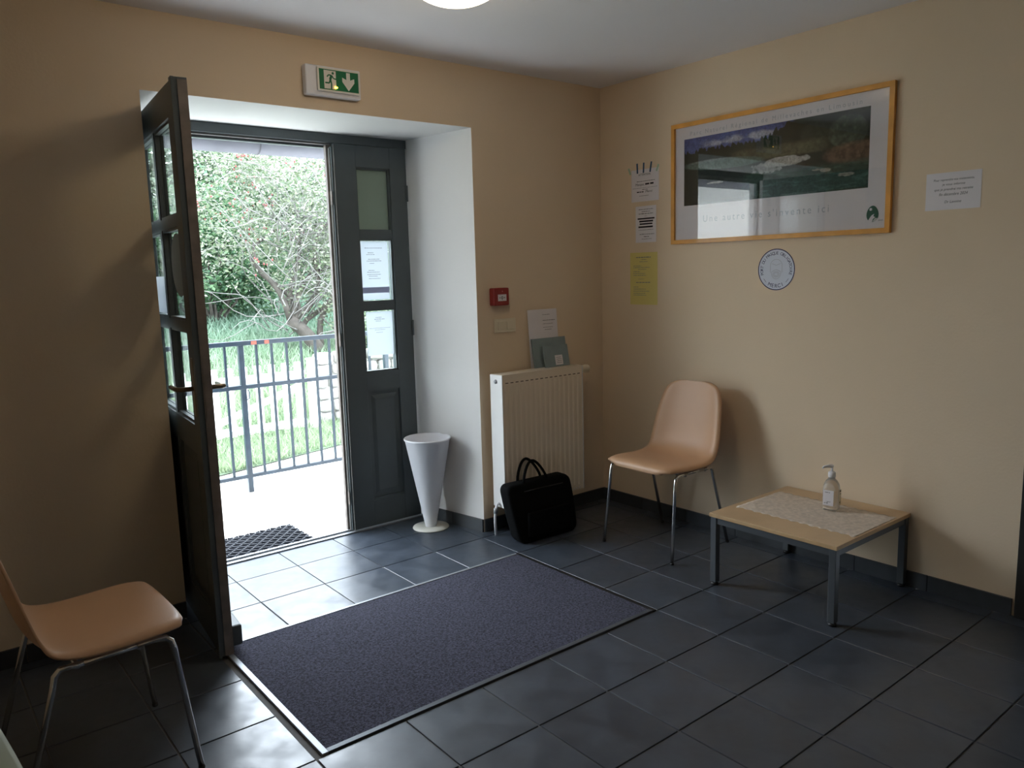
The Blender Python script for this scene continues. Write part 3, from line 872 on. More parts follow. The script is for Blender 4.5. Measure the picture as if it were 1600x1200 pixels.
# laptop bag
bgx = empty('laptop_bag', (-.715, -.272, 0), R(-2))
bm_ = bmesh.new()
bmesh.ops.create_cube(bm_, size=1)
for v in bm_.verts:
    v.co = Vector((v.co.x * .385, v.co.y * .085, v.co.z * .300 + .150))
bmesh.ops.bevel(bm_, geom=[e for e in bm_.edges if abs((e.verts[0].co - e.verts[1].co).y) > 0.01], offset=.040, segments=5, affect='EDGES', profile=.5)
bmesh.ops.bevel(bm_, geom=[e for e in bm_.edges if len(e.link_faces) == 2 and e.calc_face_angle(0) > 1.2], offset=.018, segments=3, affect='EDGES', profile=.5)
bmesh.ops.subdivide_edges(bm_, edges=[e for e in bm_.edges if e.calc_length() > .08], cuts=4, use_grid_fill=True)
lean = math.tan(R(13))
for v in bm_.verts:
    bul = .010 * max(0, math.cos(v.co.x / .385 * PI)) * math.sin(PI * min(1, max(0, v.co.z / .3)))
    if v.co.y < 0: v.co.y -= bul
    v.co.x += 0.012 * math.sin(v.co.z * 9) * (1 if v.co.x > 0 else -0.6)
    if v.co.x < 0: v.co.x -= .030 * (v.co.z / .3)
    v.co.y += v.co.z * lean
me = bpy.data.meshes.new('bag_body'); bm_.to_mesh(me); bm_.free(); me.materials.append(BAG)
for p in me.polygons: p.use_smooth = True
link('bag_body', me, bgx)
for dy in (-.028, .026):
    path = []
    for k in range(15):
        a = PI * k / 14
        x = -.080 * math.cos(a) * (1 - .35 * math.sin(a)) - .030
        z = .288 + .112 * math.sin(a) ** .9
        path.append((x, dy + z * lean + .004 * math.sin(a), z))
    MB().tube(path, .0075, 8).build('handle', BAG, bgx)
MB().tube([(-.13, .0425 * -1 - .010 + .26 * lean, .262), (-.02, -.0425 - .012 + .262 * lean, .264), (.13, -.0425 - .010 + .26 * lean, .262)], .0028, 6).build('zip', BLACKP, bgx)
box('front_pocket', (-.150, .145, -.056, -.036, .030, .165), BAG, bgx, .009)
tag(bgx, 'black laptop bag leaning on the radiator', 'bag')

# ------------------------------------------------------------------ things on the doorway wall
# exit sign
es = empty('exit_sign', (-1.677, 0, 2.162))
ESX = .130
box('housing', (-ESX, ESX, -.040, -.0005, 0, .124), WHITEP, es, .006)
box('lens_cover', (-ESX + .048, ESX - .010, -.052, -.0402, .016, .116), EXITW, es, .005)
ef = Flat((-ESX + .056, -.0522, .024), (1, 0, 0), (0, 0, 1))
EW, EH = .186, .084
g = MB(); ef.rect(g, 0, EW, 0, EH, 0, .0003); g.build('green_panel', EXITG, es)
wm = MB()
ef.rect(wm, .022, .078, .004, .080, .0004)                         # the open door
ef.poly(wm, [(.128, .080), (.146, .080), (.146, .050), (.166, .058), (.166, .040), (.137, .004), (.108, .040), (.108, .058), (.128, .050)], .0004)
wm.build('pictogram_light', EXITW, es)
gm = MB()
ef.disc(gm, .064, .070, .0055, .0008, n=20)
for pts, wd in (([(.058, .062), (.050, .042)], .011), ([(.058, .060), (.044, .062), (.036, .053)], .0055), ([(.060, .058), (.067, .048), (.078, .047)], .0055),
                ([(.050, .042), (.046, .028), (.026, .028)], .0065), ([(.052, .042), (.056, .026), (.055, .004)], .0065)):
    ef.stroke(gm, pts, wd, .0008)
ef.poly(gm, [(.0645, .004), (.078, .004), (.078, .030), (.072, .030)], .0008) if False else None
gm.build('running_figure', EXITG, es)
for u in (.0735, .0805):
    MB().lathe([(0, -.0045), (.0022, -.0035), (.003, 0)], (-ESX + .056 + u, -.0527, .024 + .012), 10, axis='y').build('led', LED, es)
tag(es, 'green and white illuminated emergency exit sign above the doorway', 'sign')
# fire call point
fc = empty('fire_call_point', (-.786, 0, 1.212))
box('housing', (-.050, .050, -.044, -.0005, 0, .092), RED, fc, .006)
cf = Flat((-.026, -.0443, .024), (1, 0, 0), (0, 0, 1))
g = MB(); cf.rect(g, 0, .056, 0, .034, 0, .0006); pl_ = g.build('break_panel', PAPER, fc)
g = MB(); cf.ring(g, .028, .017, .005, .0075, .0009, n=24); cf.disc(g, .028, .017, .0022, .0009, n=12)
for s in (-1, 1): cf.poly(g, [(.028 + s * .018, .013), (.028 + s * .011, .017), (.028 + s * .018, .021)][::s], .0009)
cf.poly(g, [(.025, .006), (.031, .006), (.028, .010)], .0009)
g.build('symbol', INK, pl_)['kind'] = 'stuff'
MB().lathe([(0, -.002), (.003, -.0015), (.003, 0)], (.004, -.0443, .074), 12, axis='y').build('test_lamp', mat('pale_red_lens', (.6, .2, .18), .3), fc)
tag(fc, 'red square fire alarm call point on the doorway wall', 'alarm')
# double switch
sw = empty('light_switch', (-.740, 0, 1.067))
box('plate', (-.071, .071, -.010, -.0005, 0, .074), CREAMP, sw, .003)
for x in (-.030, .030):
    box('rocker', (x - .0225, x + .0225, -.0145, -.0102, .015, .059), CREAMP, sw, .002)
tag(sw, 'cream double light switch plate below the red alarm', 'switch')

# ------------------------------------------------------------------ things on the poster wall
def wallB(y, z, x=-0.0003):
    return Flat((x, y, z), (0, -1, 0), (0, 0, 1))
n1, lo = sheet('paper_notice', wallB(-.238, 1.748), .197, .172, PAPER, 'white notice crowned with blue and green strokes, topmost by the corner', 'notice',
      [(.2, .85, .62, .004), (.05, .95, .42, .002), (.4, .6, .36, .004), (.3, .65, .17, .003), (.4, .6, .5, .002)])
t = MB()
lo.text(t, 'ATTENTION', .016, .095, .138, .0008, width=.085); lo.text(t, 'Masque', .019, .060, .086, .0008, width=.06, shear=.1); lo.text(t, 'Merci', .017, .125, .047, .0008, width=.05, shear=.2)
lo.greek(t, .10, .16, .088, .009, .0008); lo.greek(t, .04, .09, .049, .006, .0008)
t.build('bold_lines', INK, n1)['kind'] = 'stuff'
for u, a, mm in ((-.006, .3, PALEG), (.045, .05, BLUEI), (.088, -.05, BLUEI), (.135, -.2, BLUEI), (.180, -.3, PALEG)):
    g = MB(); lo.stroke(g, [(u, .152), (u - a * .05, .206 if mm is BLUEI else .186)], .011, .0010); g.build('brush_stroke', mm, n1)
sheet('paper_notice', wallB(-.268, 1.526), .148, .197, PAPER, 'white notice with four bold black bars, second from the top by the corner', 'notice',
      [(.15, .85, .90, .004), (.3, .7, .84, .004), (.15, .85, .78, .005), (.45, .55, .72, .003), (.15, .9, .34, .003), (.2, .9, .22, .004), (.4, .65, .15, .005), (.3, .8, .09, .003)],
      bars=[(.10, .92, .635, .675, INK), (.18, .85, .560, .605, INK), (.20, .82, .490, .530, INK), (.14, .84, .405, .450, INK)])
sheet('paper_notice', wallB(-.226, 1.184), .199, .288, YELLOW, 'yellow notice, lowest of the three sheets by the corner', 'notice',
      [(.22, .78, .90, .005), (.4, .6, .86, .003), (.35, .65, .82, .003), (.12, .42, .74, .003), (.12, .72, .71, .003), (.3, .6, .675, .003), (.12, .36, .63, .003), (.12, .56, .595, .003), (.12, .6, .56, .003),
       (.3, .5, .49, .002), (.22, .75, .42, .005), (.12, .3, .335, .003), (.12, .6, .295, .003), (.12, .7, .255, .003), (.12, .56, .215, .003), (.12, .6, .18, .003)])
n4, lo = sheet('paper_notice', wallB(-1.822, 1.583), .204, .144, PAPER, 'white retirement notice to the right of the framed poster', 'notice', [])
t = MB()
for s_, v, sz, wd in (('Pour reprendre vos traitements,', .112, .013, .150), ('je vous informe', .094, .0125, .085), ('que je prendrai ma retraite', .075, .0135, .142), ('fin d\u00e9cembre 2024', .055, .0155, .105), ('Dr Lavoine', .026, .0145, .062)):
    lo.text(t, s_, sz, .103, v, .0008, width=wd, shear=.22)
t.build('lettering', INK, n4)['kind'] = 'stuff'
# round mask sign
rs = empty('round_sign', (0, -1.153, 1.363))
rf = Flat((-.0004, 0, 0), (0, -1, 0), (0, 0, 1))
g = MB(); rf.disc(g, 0, 0, .0975, 0, .0006, 64); g.build('disc', mat('pale_blue_grey_card', (.66, .70, .80), .6), rs)
g = MB(); rf.ring(g, 0, 0, .0935, .0975, .0010); g.build('border', INKN, rs)
t = MB()
word = 'PORT DU MASQUE OBLIGATOIRE'
a0, a1 = R(196), R(-16)
for k, ch in enumerate(word):
    if ch == ' ': continue
    a = a0 + (a1 - a0) * k / (len(word) - 1)
    rf.text(t, ch, .0205, .0705 * math.cos(a), .0705 * math.sin(a), .0010, ang=a - PI / 2)
t.build('arc_lettering', INKN, rs)['kind'] = 'stuff'
t = MB()
for k, ch in enumerate('MERCI'):
    a = R(-90 + (k - 2) * 12.5)
    rf.text(t, ch, .0255, .0870 * math.cos(a), .0855 * math.sin(a), .0010, ang=a + PI / 2)
for s in (-1, 1):
    rf.stroke(t, [(s * .066, -.043), (s * .052, -.060)], .0016, .0010)
t.build('bottom_lettering', INKN, rs)['kind'] = 'stuff'
t = MB()
def ell(cx, cy, rx, ry, a0, a1, n=18): return [(cx + rx * math.cos(R(a0 + (a1 - a0) * k / n)), cy + ry * math.sin(R(a0 + (a1 - a0) * k / n))) for k in range(n + 1)]
rf.stroke(t, ell(0, .018, .031, .030, 0, 180), .0018, .0010); rf.stroke(t, [(-.031, .018), (-.031, -.014)], .0018, .0010); rf.stroke(t, [(.031, .018), (.031, -.014)], .0018, .0010)
rf.stroke(t, ell(0, -.014, .025, .030, 180, 360), .0018, .0010); rf.stroke(t, [(-.022, .028), (.0, .020), (.022, .028)], .0018, .0010)
rf.stroke(t, [(-.026, -.012), (-.012, -.004), (0, .0), (.012, -.004), (.026, -.012)], .0018, .0010)
for q in (.5, .75, 1): rf.stroke(t, ell(0, -.022, .018 * q, .014 * q, 0, 360, 24), .0014, .0010)
t.build('masked_head_drawing', INKL, rs)['kind'] = 'stuff'
tag(rs, 'round mask reminder sign below the framed poster', 'sign')

# framed landscape poster
PY0, PY1, PZ0, PZ1 = -.533, -1.6895, 1.506, 2.1146
ps = empty('framed_poster', (0, PY0, PZ0))
PW, PH = PY0 - PY1, PZ1 - PZ0
fw = .021
pf_ = Flat((-.0005, 0, 0), (0, -1, 0), (0, 0, 1))
def frame_bar(u0, u1, v0, v1):
    b = MB(); pf_.rect(b, u0, u1, v0, v1, 0, .020); b.build('frame_bar', FRAMEW, ps)
frame_bar(0, PW, 0, fw); frame_bar(0, PW, PH - fw, PH); frame_bar(0, fw, fw, PH - fw); frame_bar(PW - fw, PW, fw, PH - fw)
g = MB(); pf_.rect(g, fw, PW - fw, fw, PH - fw, .001, .007); g.build('white_sheet', PAPER, ps)
def vnoise(u, v, sx, sy, seed):
    r_ = np.random.default_rng(seed).random((64, 64))
    x, y = u * sx, v * sy
    i, j = np.floor(x).astype(int), np.floor(y).astype(int)
    fx, fy = x - i, y - j
    fx, fy = fx * fx * (3 - 2 * fx), fy * fy * (3 - 2 * fy)
    g_ = lambda a, b: r_[a % 64, b % 64]
    return (g_(i, j) * (1 - fx) + g_(i + 1, j) * fx) * (1 - fy) + (g_(i, j + 1) * (1 - fx) + g_(i + 1, j + 1) * fx) * fy
def fbm(u, v, sx, sy, seed):
    return sum(vnoise(u, v, sx * 2 ** k, sy * 2 ** k, seed + k) * .5 ** (k + 1) for k in range(4)) / .9375
NU, NVV = 300, 104
uu, vv_ = np.meshgrid((np.arange(NU) + .5) / NU, (np.arange(NVV) + .5) / NVV)
def mixc(c, a, b): return c * (1 - a[..., None]) + np.array(b) * a[..., None]
def sm(x, a, b):
    t_ = np.clip((x - a) / (b - a), 0, 1); return t_ * t_ * (3 - 2 * t_)
n_a, n_b, n_c, n_d = fbm(uu, vv_, 8, 3, 1), fbm(uu, vv_, 24, 8, 11), fbm(uu, vv_, 60, 22, 21), fbm(uu, vv_, 14, 30, 31)
img = np.zeros((NVV, NU, 3)) + np.array((.10, .13, .33))
img = mixc(img, sm(vv_, .75, 1.05) * .7, (.05, .08, .26))
cloud = sm(n_a + .25 * n_b + .9 * (1 - np.abs(vv_ - .86 - .04 * uu) / .10) * .5, .75, 1.0) * sm(uu, .08, .2) * (1 - sm(uu, .55, .66))
img = mixc(img, cloud * .85, (.50, .52, .60))
sky_line = .80 + .05 * uu + .16 * sm(uu, .46, .62) + .2 * sm(uu, .6, .74) + .085 * (vnoise(uu, uu * 0, 90, 1, 5) - .5) + .03 * (vnoise(uu, uu * 0, 30, 1, 6) - .5)
trees = (vv_ < sky_line).astype(float)
img = mixc(img, trees, (.014, .022, .014))
img = mixc(img, trees * sm(n_b, .45, .8) * .6, (.035, .05, .028))
bush = sm(1 - ((uu - .90) / .10) ** 2 - ((vv_ - .74) / .22) ** 2, 0, .3)
img = mixc(img, bush * .9, (.060, .085, .062)); img = mixc(img, bush * sm(n_c, .5, .8) * .6, (.10, .13, .09))
bush = sm(1 - ((uu - .74) / .08) ** 2 - ((vv_ - .78) / .16) ** 2, 0, .4)
img = mixc(img, bush * .6, (.045, .058, .04))
mead = sm(vv_, .50, .56) * (1 - sm(vv_, .66, .74)) * sm(uu, .25, .36) * (1 - sm(uu, .72, .86))
img = mixc(img, mead * (.4 + .5 * n_b), (.16, .155, .085))
low = 1 - sm(vv_, .50, .56)
img = mixc(img, low, (.016, .024, .018))
brown = sm(1 - ((uu - .95) / .18) ** 2 - ((vv_ - .46) / .16) ** 2, 0, .5)
img = mixc(img, brown * (.5 + .4 * n_c), (.20, .12, .075))
riv = sm(1 - ((uu - .24) / .26) ** 2 - ((vv_ - .57 + .10 * (uu - .2)) / .085) ** 2, 0, .35)
img = mixc(img, riv * .9, (.13, .19, .165)); img = mixc(img, riv * sm(vv_, .60, .66) * .5, (.34, .36, .33))
water = sm(.40 - vv_ + .05 * (n_a - .5), 0, .08) * sm(uu, .30, .45)
img = mixc(img, water * (.55 + .3 * n_d), (.030, .085, .060)); img = mixc(img, water * sm(n_d, .58, .75) * .6, (.07, .14, .11))
rock = sm(1 - ((uu - .60) / .14) ** 2 - ((vv_ - .47) / .075) ** 2 + .9 * (n_b - .5), .1, .3)
img = mixc(img, rock * .95, (.50, .50, .48)); img = mixc(img, rock * sm(n_c, .55, .7) * .6, (.20, .20, .19))
foam = sm(1 - ((uu - .50) / .12) ** 2 - ((vv_ - .42) / .10) ** 2 + 1.4 * (n_c - .55), .35, .6)
img = mixc(img, foam * .6, (.40, .42, .40))
for ru, rv, ra, rb in ((.80, .285, .03, .03), (.90, .20, .045, .028), (.76, .30, .03, .014), (.20, .30, .06, .018)):
    rk = sm(1 - ((uu - ru) / ra) ** 2 - ((vv_ - rv) / rb) ** 2 + .8 * (n_c - .5), .1, .4)
    img = mixc(img, rk * .7, (.36, .34, .28))
n_e = fbm(uu, vv_, 140, 60, 71)
img *= (.15 + .75 * n_c + .95 * n_e)[..., None]
IU0, IU1, IV0, IV1 = .078, 1.054, .193, .527
gu = np.linspace(IU0, IU1, NU + 1); gvv = np.linspace(IV0, IV1, NVV + 1)
VV = np.zeros((NVV + 1, NU + 1, 3)); VV[..., 0] = -.0005 - .0084; VV[..., 1] = -gu[None, :]; VV[..., 2] = gvv[:, None]
idx = np.arange((NVV + 1) * (NU + 1)).reshape(NVV + 1, NU + 1)
FF = np.stack([idx[:-1, :-1], idx[1:, :-1], idx[1:, 1:], idx[:-1, 1:]], -1).reshape(-1, 4)
link('landscape_print', mesh_arrays('landscape_print', VV.reshape(-1, 3), FF, img.reshape(-1, 3), PRINT), ps)
t = MB()
pf_.text(t, 'Parc Naturel R\u00e9gional de Millevaches en Limousin', .030, (IU0 + IU1) / 2, .541, .0085, width=.90, space=1.5)
t.build('top_lettering', INKL, ps)['kind'] = 'stuff'
t = MB(); pf_.text(t, 'Une autre vie s\'invente ici', .048, .54, .105, .0085, width=.68, space=1.4); t.build('bottom_lettering', INKL, ps)['kind'] = 'stuff'
lg = MB()
pf_.poly(lg, [(1.078 + .026 * math.cos(a) * (1 - .12 * math.sin(a)), .082 + .034 * math.sin(a)) for a in [2 * PI * k / 36 for k in range(36)]], .0084)
lgo = lg.build('logo_egg', mat('logo_green', (.02, .12, .07), .7), ps)
lw = MB()
pf_.poly(lw, [(1.055, .046), (1.064, .062), (1.074, .076), (1.086, .082), (1.082, .072), (1.090, .068), (1.080, .060), (1.076, .046)], .0088)
for k in range(3): pf_.stroke(lw, [(1.080 + .006 * k, .050), (1.092 + .006 * k, .064)], .003, .0088)
pf_.disc(lw, 1.070, .101, .006, .0088, n=10)
lw.build('logo_marks', PAPER, lgo)['kind'] = 'stuff'
g = MB(); pf_.greek(g, 1.103, 1.128, .052, .005, .0085); g.build('logo_caption', INKL, ps)['kind'] = 'stuff'
g = MB(); pf_.rect(g, fw - .001, PW - fw + .001, fw - .001, PH - fw + .001, .0105, .0020); g.build('glass', PGLASS, ps)
tag(ps, 'honey wood framed landscape poster behind glass', 'poster')

# ------------------------------------------------------------------ ceiling lamp
LX, LY = -1.735, -1.057
cl = empty('ceiling_lamp', (LX, LY, H))
MB().lathe([(0, -.0005), (.10, -.0005), (.10, -.022), (0, -.022)], n=40).build('mount', WHITEP, cl)
prof = [(.168 * math.cos(a), -.040 - .102 * math.sin(a)) for a in [R(q) for q in range(0, 91, 6)]]
MB().lathe([(.10, -.0225), (.155, -.026), (.166, -.034)] + prof, n=56).build('opal_dome', LAMPG, cl)
tag(cl, 'lit opal glass dome lamp on the ceiling', 'lamp')

# ================================================================== OUTSIDE
def tz(x, y):
    return np.where(np.asarray(y) < 4.8, -.2, -.2 + .132 * (np.asarray(y) - 4.8))
struct(box('landing', (-4.2, 0.6, YO, 2.02, -.30, -.028), CONC), 'pale concrete landing outside the door', 'landing')
struct(box('path', (-9, 9, 2.02, 5.0, -.50, -.212), GRAVEL), 'pale gravel path below the landing', 'path')
# lawn
gx_ = np.linspace(-9, 12, 43); gy_ = np.concatenate([[0.0], np.linspace(.06, 1, 40) ** 1.3])
V = []
for t_ in gy_:
    for x in gx_:
        y0 = 3.45 + .28 * np.clip(x, -6, 6)
        y = y0 + (26 - y0) * t_
        V.append((x, y, float(tz(x, y))))
n_x = len(gx_)
F = [(j * n_x + i, j * n_x + i + 1, (j + 1) * n_x + i + 1, (j + 1) * n_x + i) for j in range(len(gy_) - 1) for i in range(n_x - 1)]
lawn = MB().add(V, F, 0, True).build('lawn', SOIL)
struct(lawn, 'bright green grass bank rising behind the gate', 'lawn')
NB = 42000
t_ = rng.random(NB)
by = 3.15 + (12.5 - 3.15) * t_ ** 1.5
ang = rng.uniform(.02, .72, NB)            # wedge seen through the doorway
bx = -3.3 + (by + 3.27) * ang
keep = by > 3.47 + .28 * bx
bx, by = bx[keep], by[keep]; nb = len(bx)
bz = tz(bx, by)
hgt = rng.uniform(.05, .11, nb) * (1 + .16 * (by - 3.2)); wd = .006 * (1 + .22 * (by - 3.2))
th = rng.uniform(0, 2 * PI, nb); le = rng.normal(0, .45, (nb, 2))
B = np.stack([bx, by, bz], -1)
side = np.stack([np.cos(th), np.sin(th), np.zeros(nb)], -1) * wd[:, None]
tip = B + np.stack([le[:, 0] * hgt, le[:, 1] * hgt, hgt], -1)
V = np.stack([B - side, B + side, tip], 1).reshape(-1, 3)
F = np.arange(nb * 3).reshape(-1, 3)
k_ = rng.random(nb)[:, None]
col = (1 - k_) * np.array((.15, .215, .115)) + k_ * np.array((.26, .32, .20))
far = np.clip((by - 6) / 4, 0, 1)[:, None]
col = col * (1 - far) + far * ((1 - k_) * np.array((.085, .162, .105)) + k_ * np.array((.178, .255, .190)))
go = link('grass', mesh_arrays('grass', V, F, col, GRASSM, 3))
tag(go, 'short bright green grass growing on the bank', 'grass', kind='stuff')

# doormat of rubber
dm = empty('rubber_doormat', (-1.93, .742, -.0275))
box('base', (-.300, .300, -.168, .168, 0, .008), RUBBER, dm, .002)
rg = MB()
for r_ in range(11):
    for c_ in range(20):
        x, y = -.285 + c_ * .030, -.155 + r_ * .031
        s = 1 if (r_ + c_) % 2 else -1
        dx, dy = .013, .008 * s
        nx_, ny_ = .004 * -s * .5, .0055
        rg.add([(x - dx - nx_, y - dy - ny_, .008), (x + dx - nx_, y + dy - ny_, .008), (x + dx + nx_, y + dy + ny_, .008), (x - dx + nx_, y - dy + ny_, .008),
                (x - dx, y - dy - .003, .020), (x + dx, y + dy - .003, .020), (x + dx, y + dy + .003, .020), (x - dx, y - dy + .003, .020)],
               [(0, 1, 5, 4), (1, 2, 6, 5), (2, 3, 7, 6), (3, 0, 4, 7), (4, 5, 6, 7)])
rg.build('scraper_ridges', RUBBER, dm)['kind'] = 'stuff'
tag(dm, 'black ridged rubber doormat outside the threshold', 'doormat')

# railing
ra = empty('metal_railing', (-1.0, 1.80, -.028))
def rbox(n, x0, x1, y0, y1, z0, z1, mt=STEELD, bev=.003): return box(n, (x0 + 1.0, x1 + 1.0, y0, y1, z0 + .028, z1 + .028), mt, ra, bev)
rbox('top_rail', -3.4, .55, -.020, .020, .955, .985)
rbox('middle_rail', -3.4, .55, -.018, .018, .668, .695)
rbox('bottom_rail', -3.4, .55, -.016, .016, .070, .094)
for x in (-2.55, -1.522, -.45, .50):
    rbox('post', x - .017, x + .017, -.0165, .0165, -.028, .956)
xs = [-1.522 + .1043 * k for k in range(-10, 20)]
bal_me = None
for k, x in enumerate(xs):
    if min(abs(x - q) for q in (-2.55, -1.522, -.45, .50)) < .04 or x > .45: continue
    if bal_me is None:
        bal_me = MB().box(-.0075, .0075, -.0075, .0075, .094, .668).box(-.0075, .0075, -.0075, .0075, .695, .955).mesh('baluster', STEELD)
    link('baluster', bal_me, ra, (x + 1.0, 0, .028))
for x0, x1 in ((-1.455, -1.420), (-1.365, -1.335)):
    rbox('primer_patch', x0, x1, -.0215, -.0202, .958, .980, RUST, 0)
MB().tube([(1 - 1.500, -.02, .665 + .028), (1 - 1.497, -.035, .65 + .028), (1 - 1.50, -.04, .61 + .028), (1 - 1.515, -.035, .60 + .028)], .004, 6).build('hook', STEELD, ra)
tag(ra, 'blue grey metal railing along the landing', 'railing')

# white picket gate
gt = empty('picket_gate', (-.60, 4.40, -.2))
def gbox(n, x0, x1, y0, y1, z0, z1): return box(n, (x0 + .6, x1 + .6, y0, y1, z0 + .2, z1 + .2), WHITEW, gt, .003)
for x in (-1.18, -1.03, -.882, -.735, -.590, -.447, -.304, -.166, -.028):
    g = MB()
    g.prism([(x - .032 + .6, .03), (x + .032 + .6, .03), (x + .032 + .6, .712), (x + .026 + .6, .718), (x - .026 + .6, .718), (x - .032 + .6, .712)], -.022, 0, 'y')
    g.build('picket', WHITEW, gt)
gbox('rail', -1.25, .05, .001, .03, .345, .425)
gbox('rail', -1.25, .05, .001, .03, -.165, -.085)
g = MB(); g.prism([(-.98 + .6, .095), (-.98 + .6, .16), (.02 + .6, .50), (.02 + .6, .435)], .031, .055, 'y'); g.build('brace', WHITEW, gt)
tag(gt, 'white wooden picket gate beyond the railing', 'gate')
gp = empty('gate_post', (.150, 4.42, -.2))
box('post', (-.045, .045, -.045, .045, 0, .72), WHITEW, gp, .006)
box('cap', (-.052, .052, -.052, .052, .72, .74), WHITEW, gp, .006)
tag(gp, 'white gate post beside the stone wall', 'post')
gp2 = copy_tree(gp); gp2.location = (-1.36, 4.42, -.2)
tag(gp2, 'white gate post hidden partly by the open door leaf', 'post')
# stone wall
sw_ = empty('stone_wall', (.95, 4.62, -.2))
box('core', (-.66, 1.5, -.06, .16, 0, .66), STONE, sw_)
yy = 0.0
for r_ in range(6):
    hh = .12 + .012 * (r_ % 2)
    x = -.70 + random.uniform(-.03, .03)
    while x < 1.5:
        wdt = random.uniform(.11, .24)
        bm_ = bmesh.new(); bmesh.ops.create_icosphere(bm_, subdivisions=2, radius=1)
        for v in bm_.verts:
            d_ = [math.copysign(abs(c) ** .55, c) for c in v.co]
            n_ = 1 + random.uniform(-.06, .06)
            v.co = Vector((d_[0] * wdt * .5 * n_, d_[1] * .075 * n_, d_[2] * hh * .5 * n_))
        me = bpy.data.meshes.new('stone'); bm_.to_mesh(me); bm_.free(); me.materials.append(STONE)
        link('stone', me, sw_, (x + wdt / 2, -.055 + random.uniform(-.02, .02), yy + hh / 2), (0, random.uniform(-.08, .08), 0))
        x += wdt + .008
    yy += hh + .004
tag(sw_, 'pale rough stone garden wall right of the gate', 'wall')

# eave with gutter
ev = empty('roof_eave', (-1.5, YO, 2.2))
g = MB(); g.prism([(.001, .42), (.001, .30), (.60, .035), (.60, .075), (.70, .035), (.70, .08)][:4] , -3.4, 3.0, 'x'); g.build('sloping_boards', EAVEB, ev)
g = MB(); g.prism([(.001, .50), (.001, .425), (.66, .06), (.66, .12)], -3.4, 3.0, 'x'); g.build('slate_cover', ROOFM, ev)
gut = MB()
n_ = 14
for r_, flip in ((.062, 0), (.058, 1)):
    vs = []
    for k in range(n_ + 1):
        a = PI + PI * k / n_
        for x in (-3.4, 3.0): vs.append((x, .66 + r_ * math.cos(a), -.040 + r_ * math.sin(a)))
    gut.add(vs, [(2 * k, 2 * k + 1, 2 * k + 3, 2 * k + 2) for k in range(n_)], 0, True)
gut.tube([(-3.4, .66 + .062, -.040), (3.0, .66 + .062, -.040)], .008, 8)
go_ = gut.build('gutter', ZINC, ev)
for x in (-.02, 1.6):
    jt = MB(); vs = []
    for k in range(n_ + 1):
        a = PI + PI * k / n_
        for xx in (x - .004, x + .004): vs.append((xx, .66 + .0645 * math.cos(a), -.040 + .0645 * math.sin(a)))
    jt.add(vs, [(2 * k, 2 * k + 1, 2 * k + 3, 2 * k + 2) for k in range(n_)], 0, True)
    jt.build('gutter_joint', ROOFM, go_)
tag(ev, 'grey zinc gutter and eave above the door outside', 'eave')

# added roughcast block out of view, gives the poster glass something to mirror
ob = empty('reflection_block', (-8.6, 5.6, -.2))
box('wall', (-1.2, 1.2, -3.4, 3.4, 0, 3.0), ROUGHCAST, ob)
g = MB(); g.prism([(-1.4, 3.0), (1.4, 3.0), (0, 3.5)], -3.6, 3.6, 'y'); g.build('roof', ROOFM, ob)
tag(ob, 'added pale roughcast block out of view, mirrored in the poster glass', 'building')

# shrubs and tree
def leaves(name, parent, P, size, cols, seed, flat=.5):
    r_ = np.random.default_rng(seed)
    n = len(P)
    a = r_.normal(size=(n, 3)); a[:, 2] *= flat; a /= np.linalg.norm(a, axis=1)[:, None]
    b = r_.normal(size=(n, 3)); b -= (b * a).sum(1)[:, None] * a; b /= np.linalg.norm(b, axis=1)[:, None]
    s = size * r_.uniform(.6, 1.4, n)[:, None]
    V = np.stack([P - a * s, P + b * s * .45, P + a * s, P - b * s * .45], 1).reshape(-1, 3)
    k = r_.random(n)
    ci = r_.integers(0, len(cols), n)
    col = np.array(cols)[ci] * (.75 + .5 * k)[:, None]
    return link(name, mesh_arrays(name, V, np.arange(n * 4).reshape(-1, 4), col, LEAFM), parent)
def blob(n, c, r_, seed, shell=.55, clumps=40, spread=.30):
    q = np.random.default_rng(seed)
    d = q.normal(size=(clumps, 3)); d /= np.linalg.norm(d, axis=1)[:, None]
    cc = np.array(c) + d * np.array(r_) * q.uniform(shell, 1.0, clumps)[:, None]
    i = q.integers(0, clumps, n)
    P = cc[i] + q.normal(size=(n, 3)) * np.array(r_) * spread * q.uniform(.5, 1, clumps)[i][:, None]
    return P[P[:, 2] > c[2] - r_[2]]
def branchy(mb, base, tips, r0, r1, n=6, seg=6, wob=.10, sag=0.0, q=None):
    for tp_ in tips:
        path, rad = [], []
        b_, t2 = np.array(base, float), np.array(tp_, float)
        w1, w2 = q.normal(0, wob, 3), q.normal(0, wob, 3)
        for k in range(seg + 1):
            s = k / seg
            p = b_ + (t2 - b_) * s + (w1 * math.sin(PI * s) + w2 * math.sin(2 * PI * s)) * np.linalg.norm(t2 - b_) * .5
            p[2] += sag * math.sin(PI * s)
            path.append(tuple(p)); rad.append(r0 + (r1 - r0) * s)
        mb.tube(path, rad, n)
def lp(root, P): return P - np.array(root.location)
q = np.random.default_rng(3)
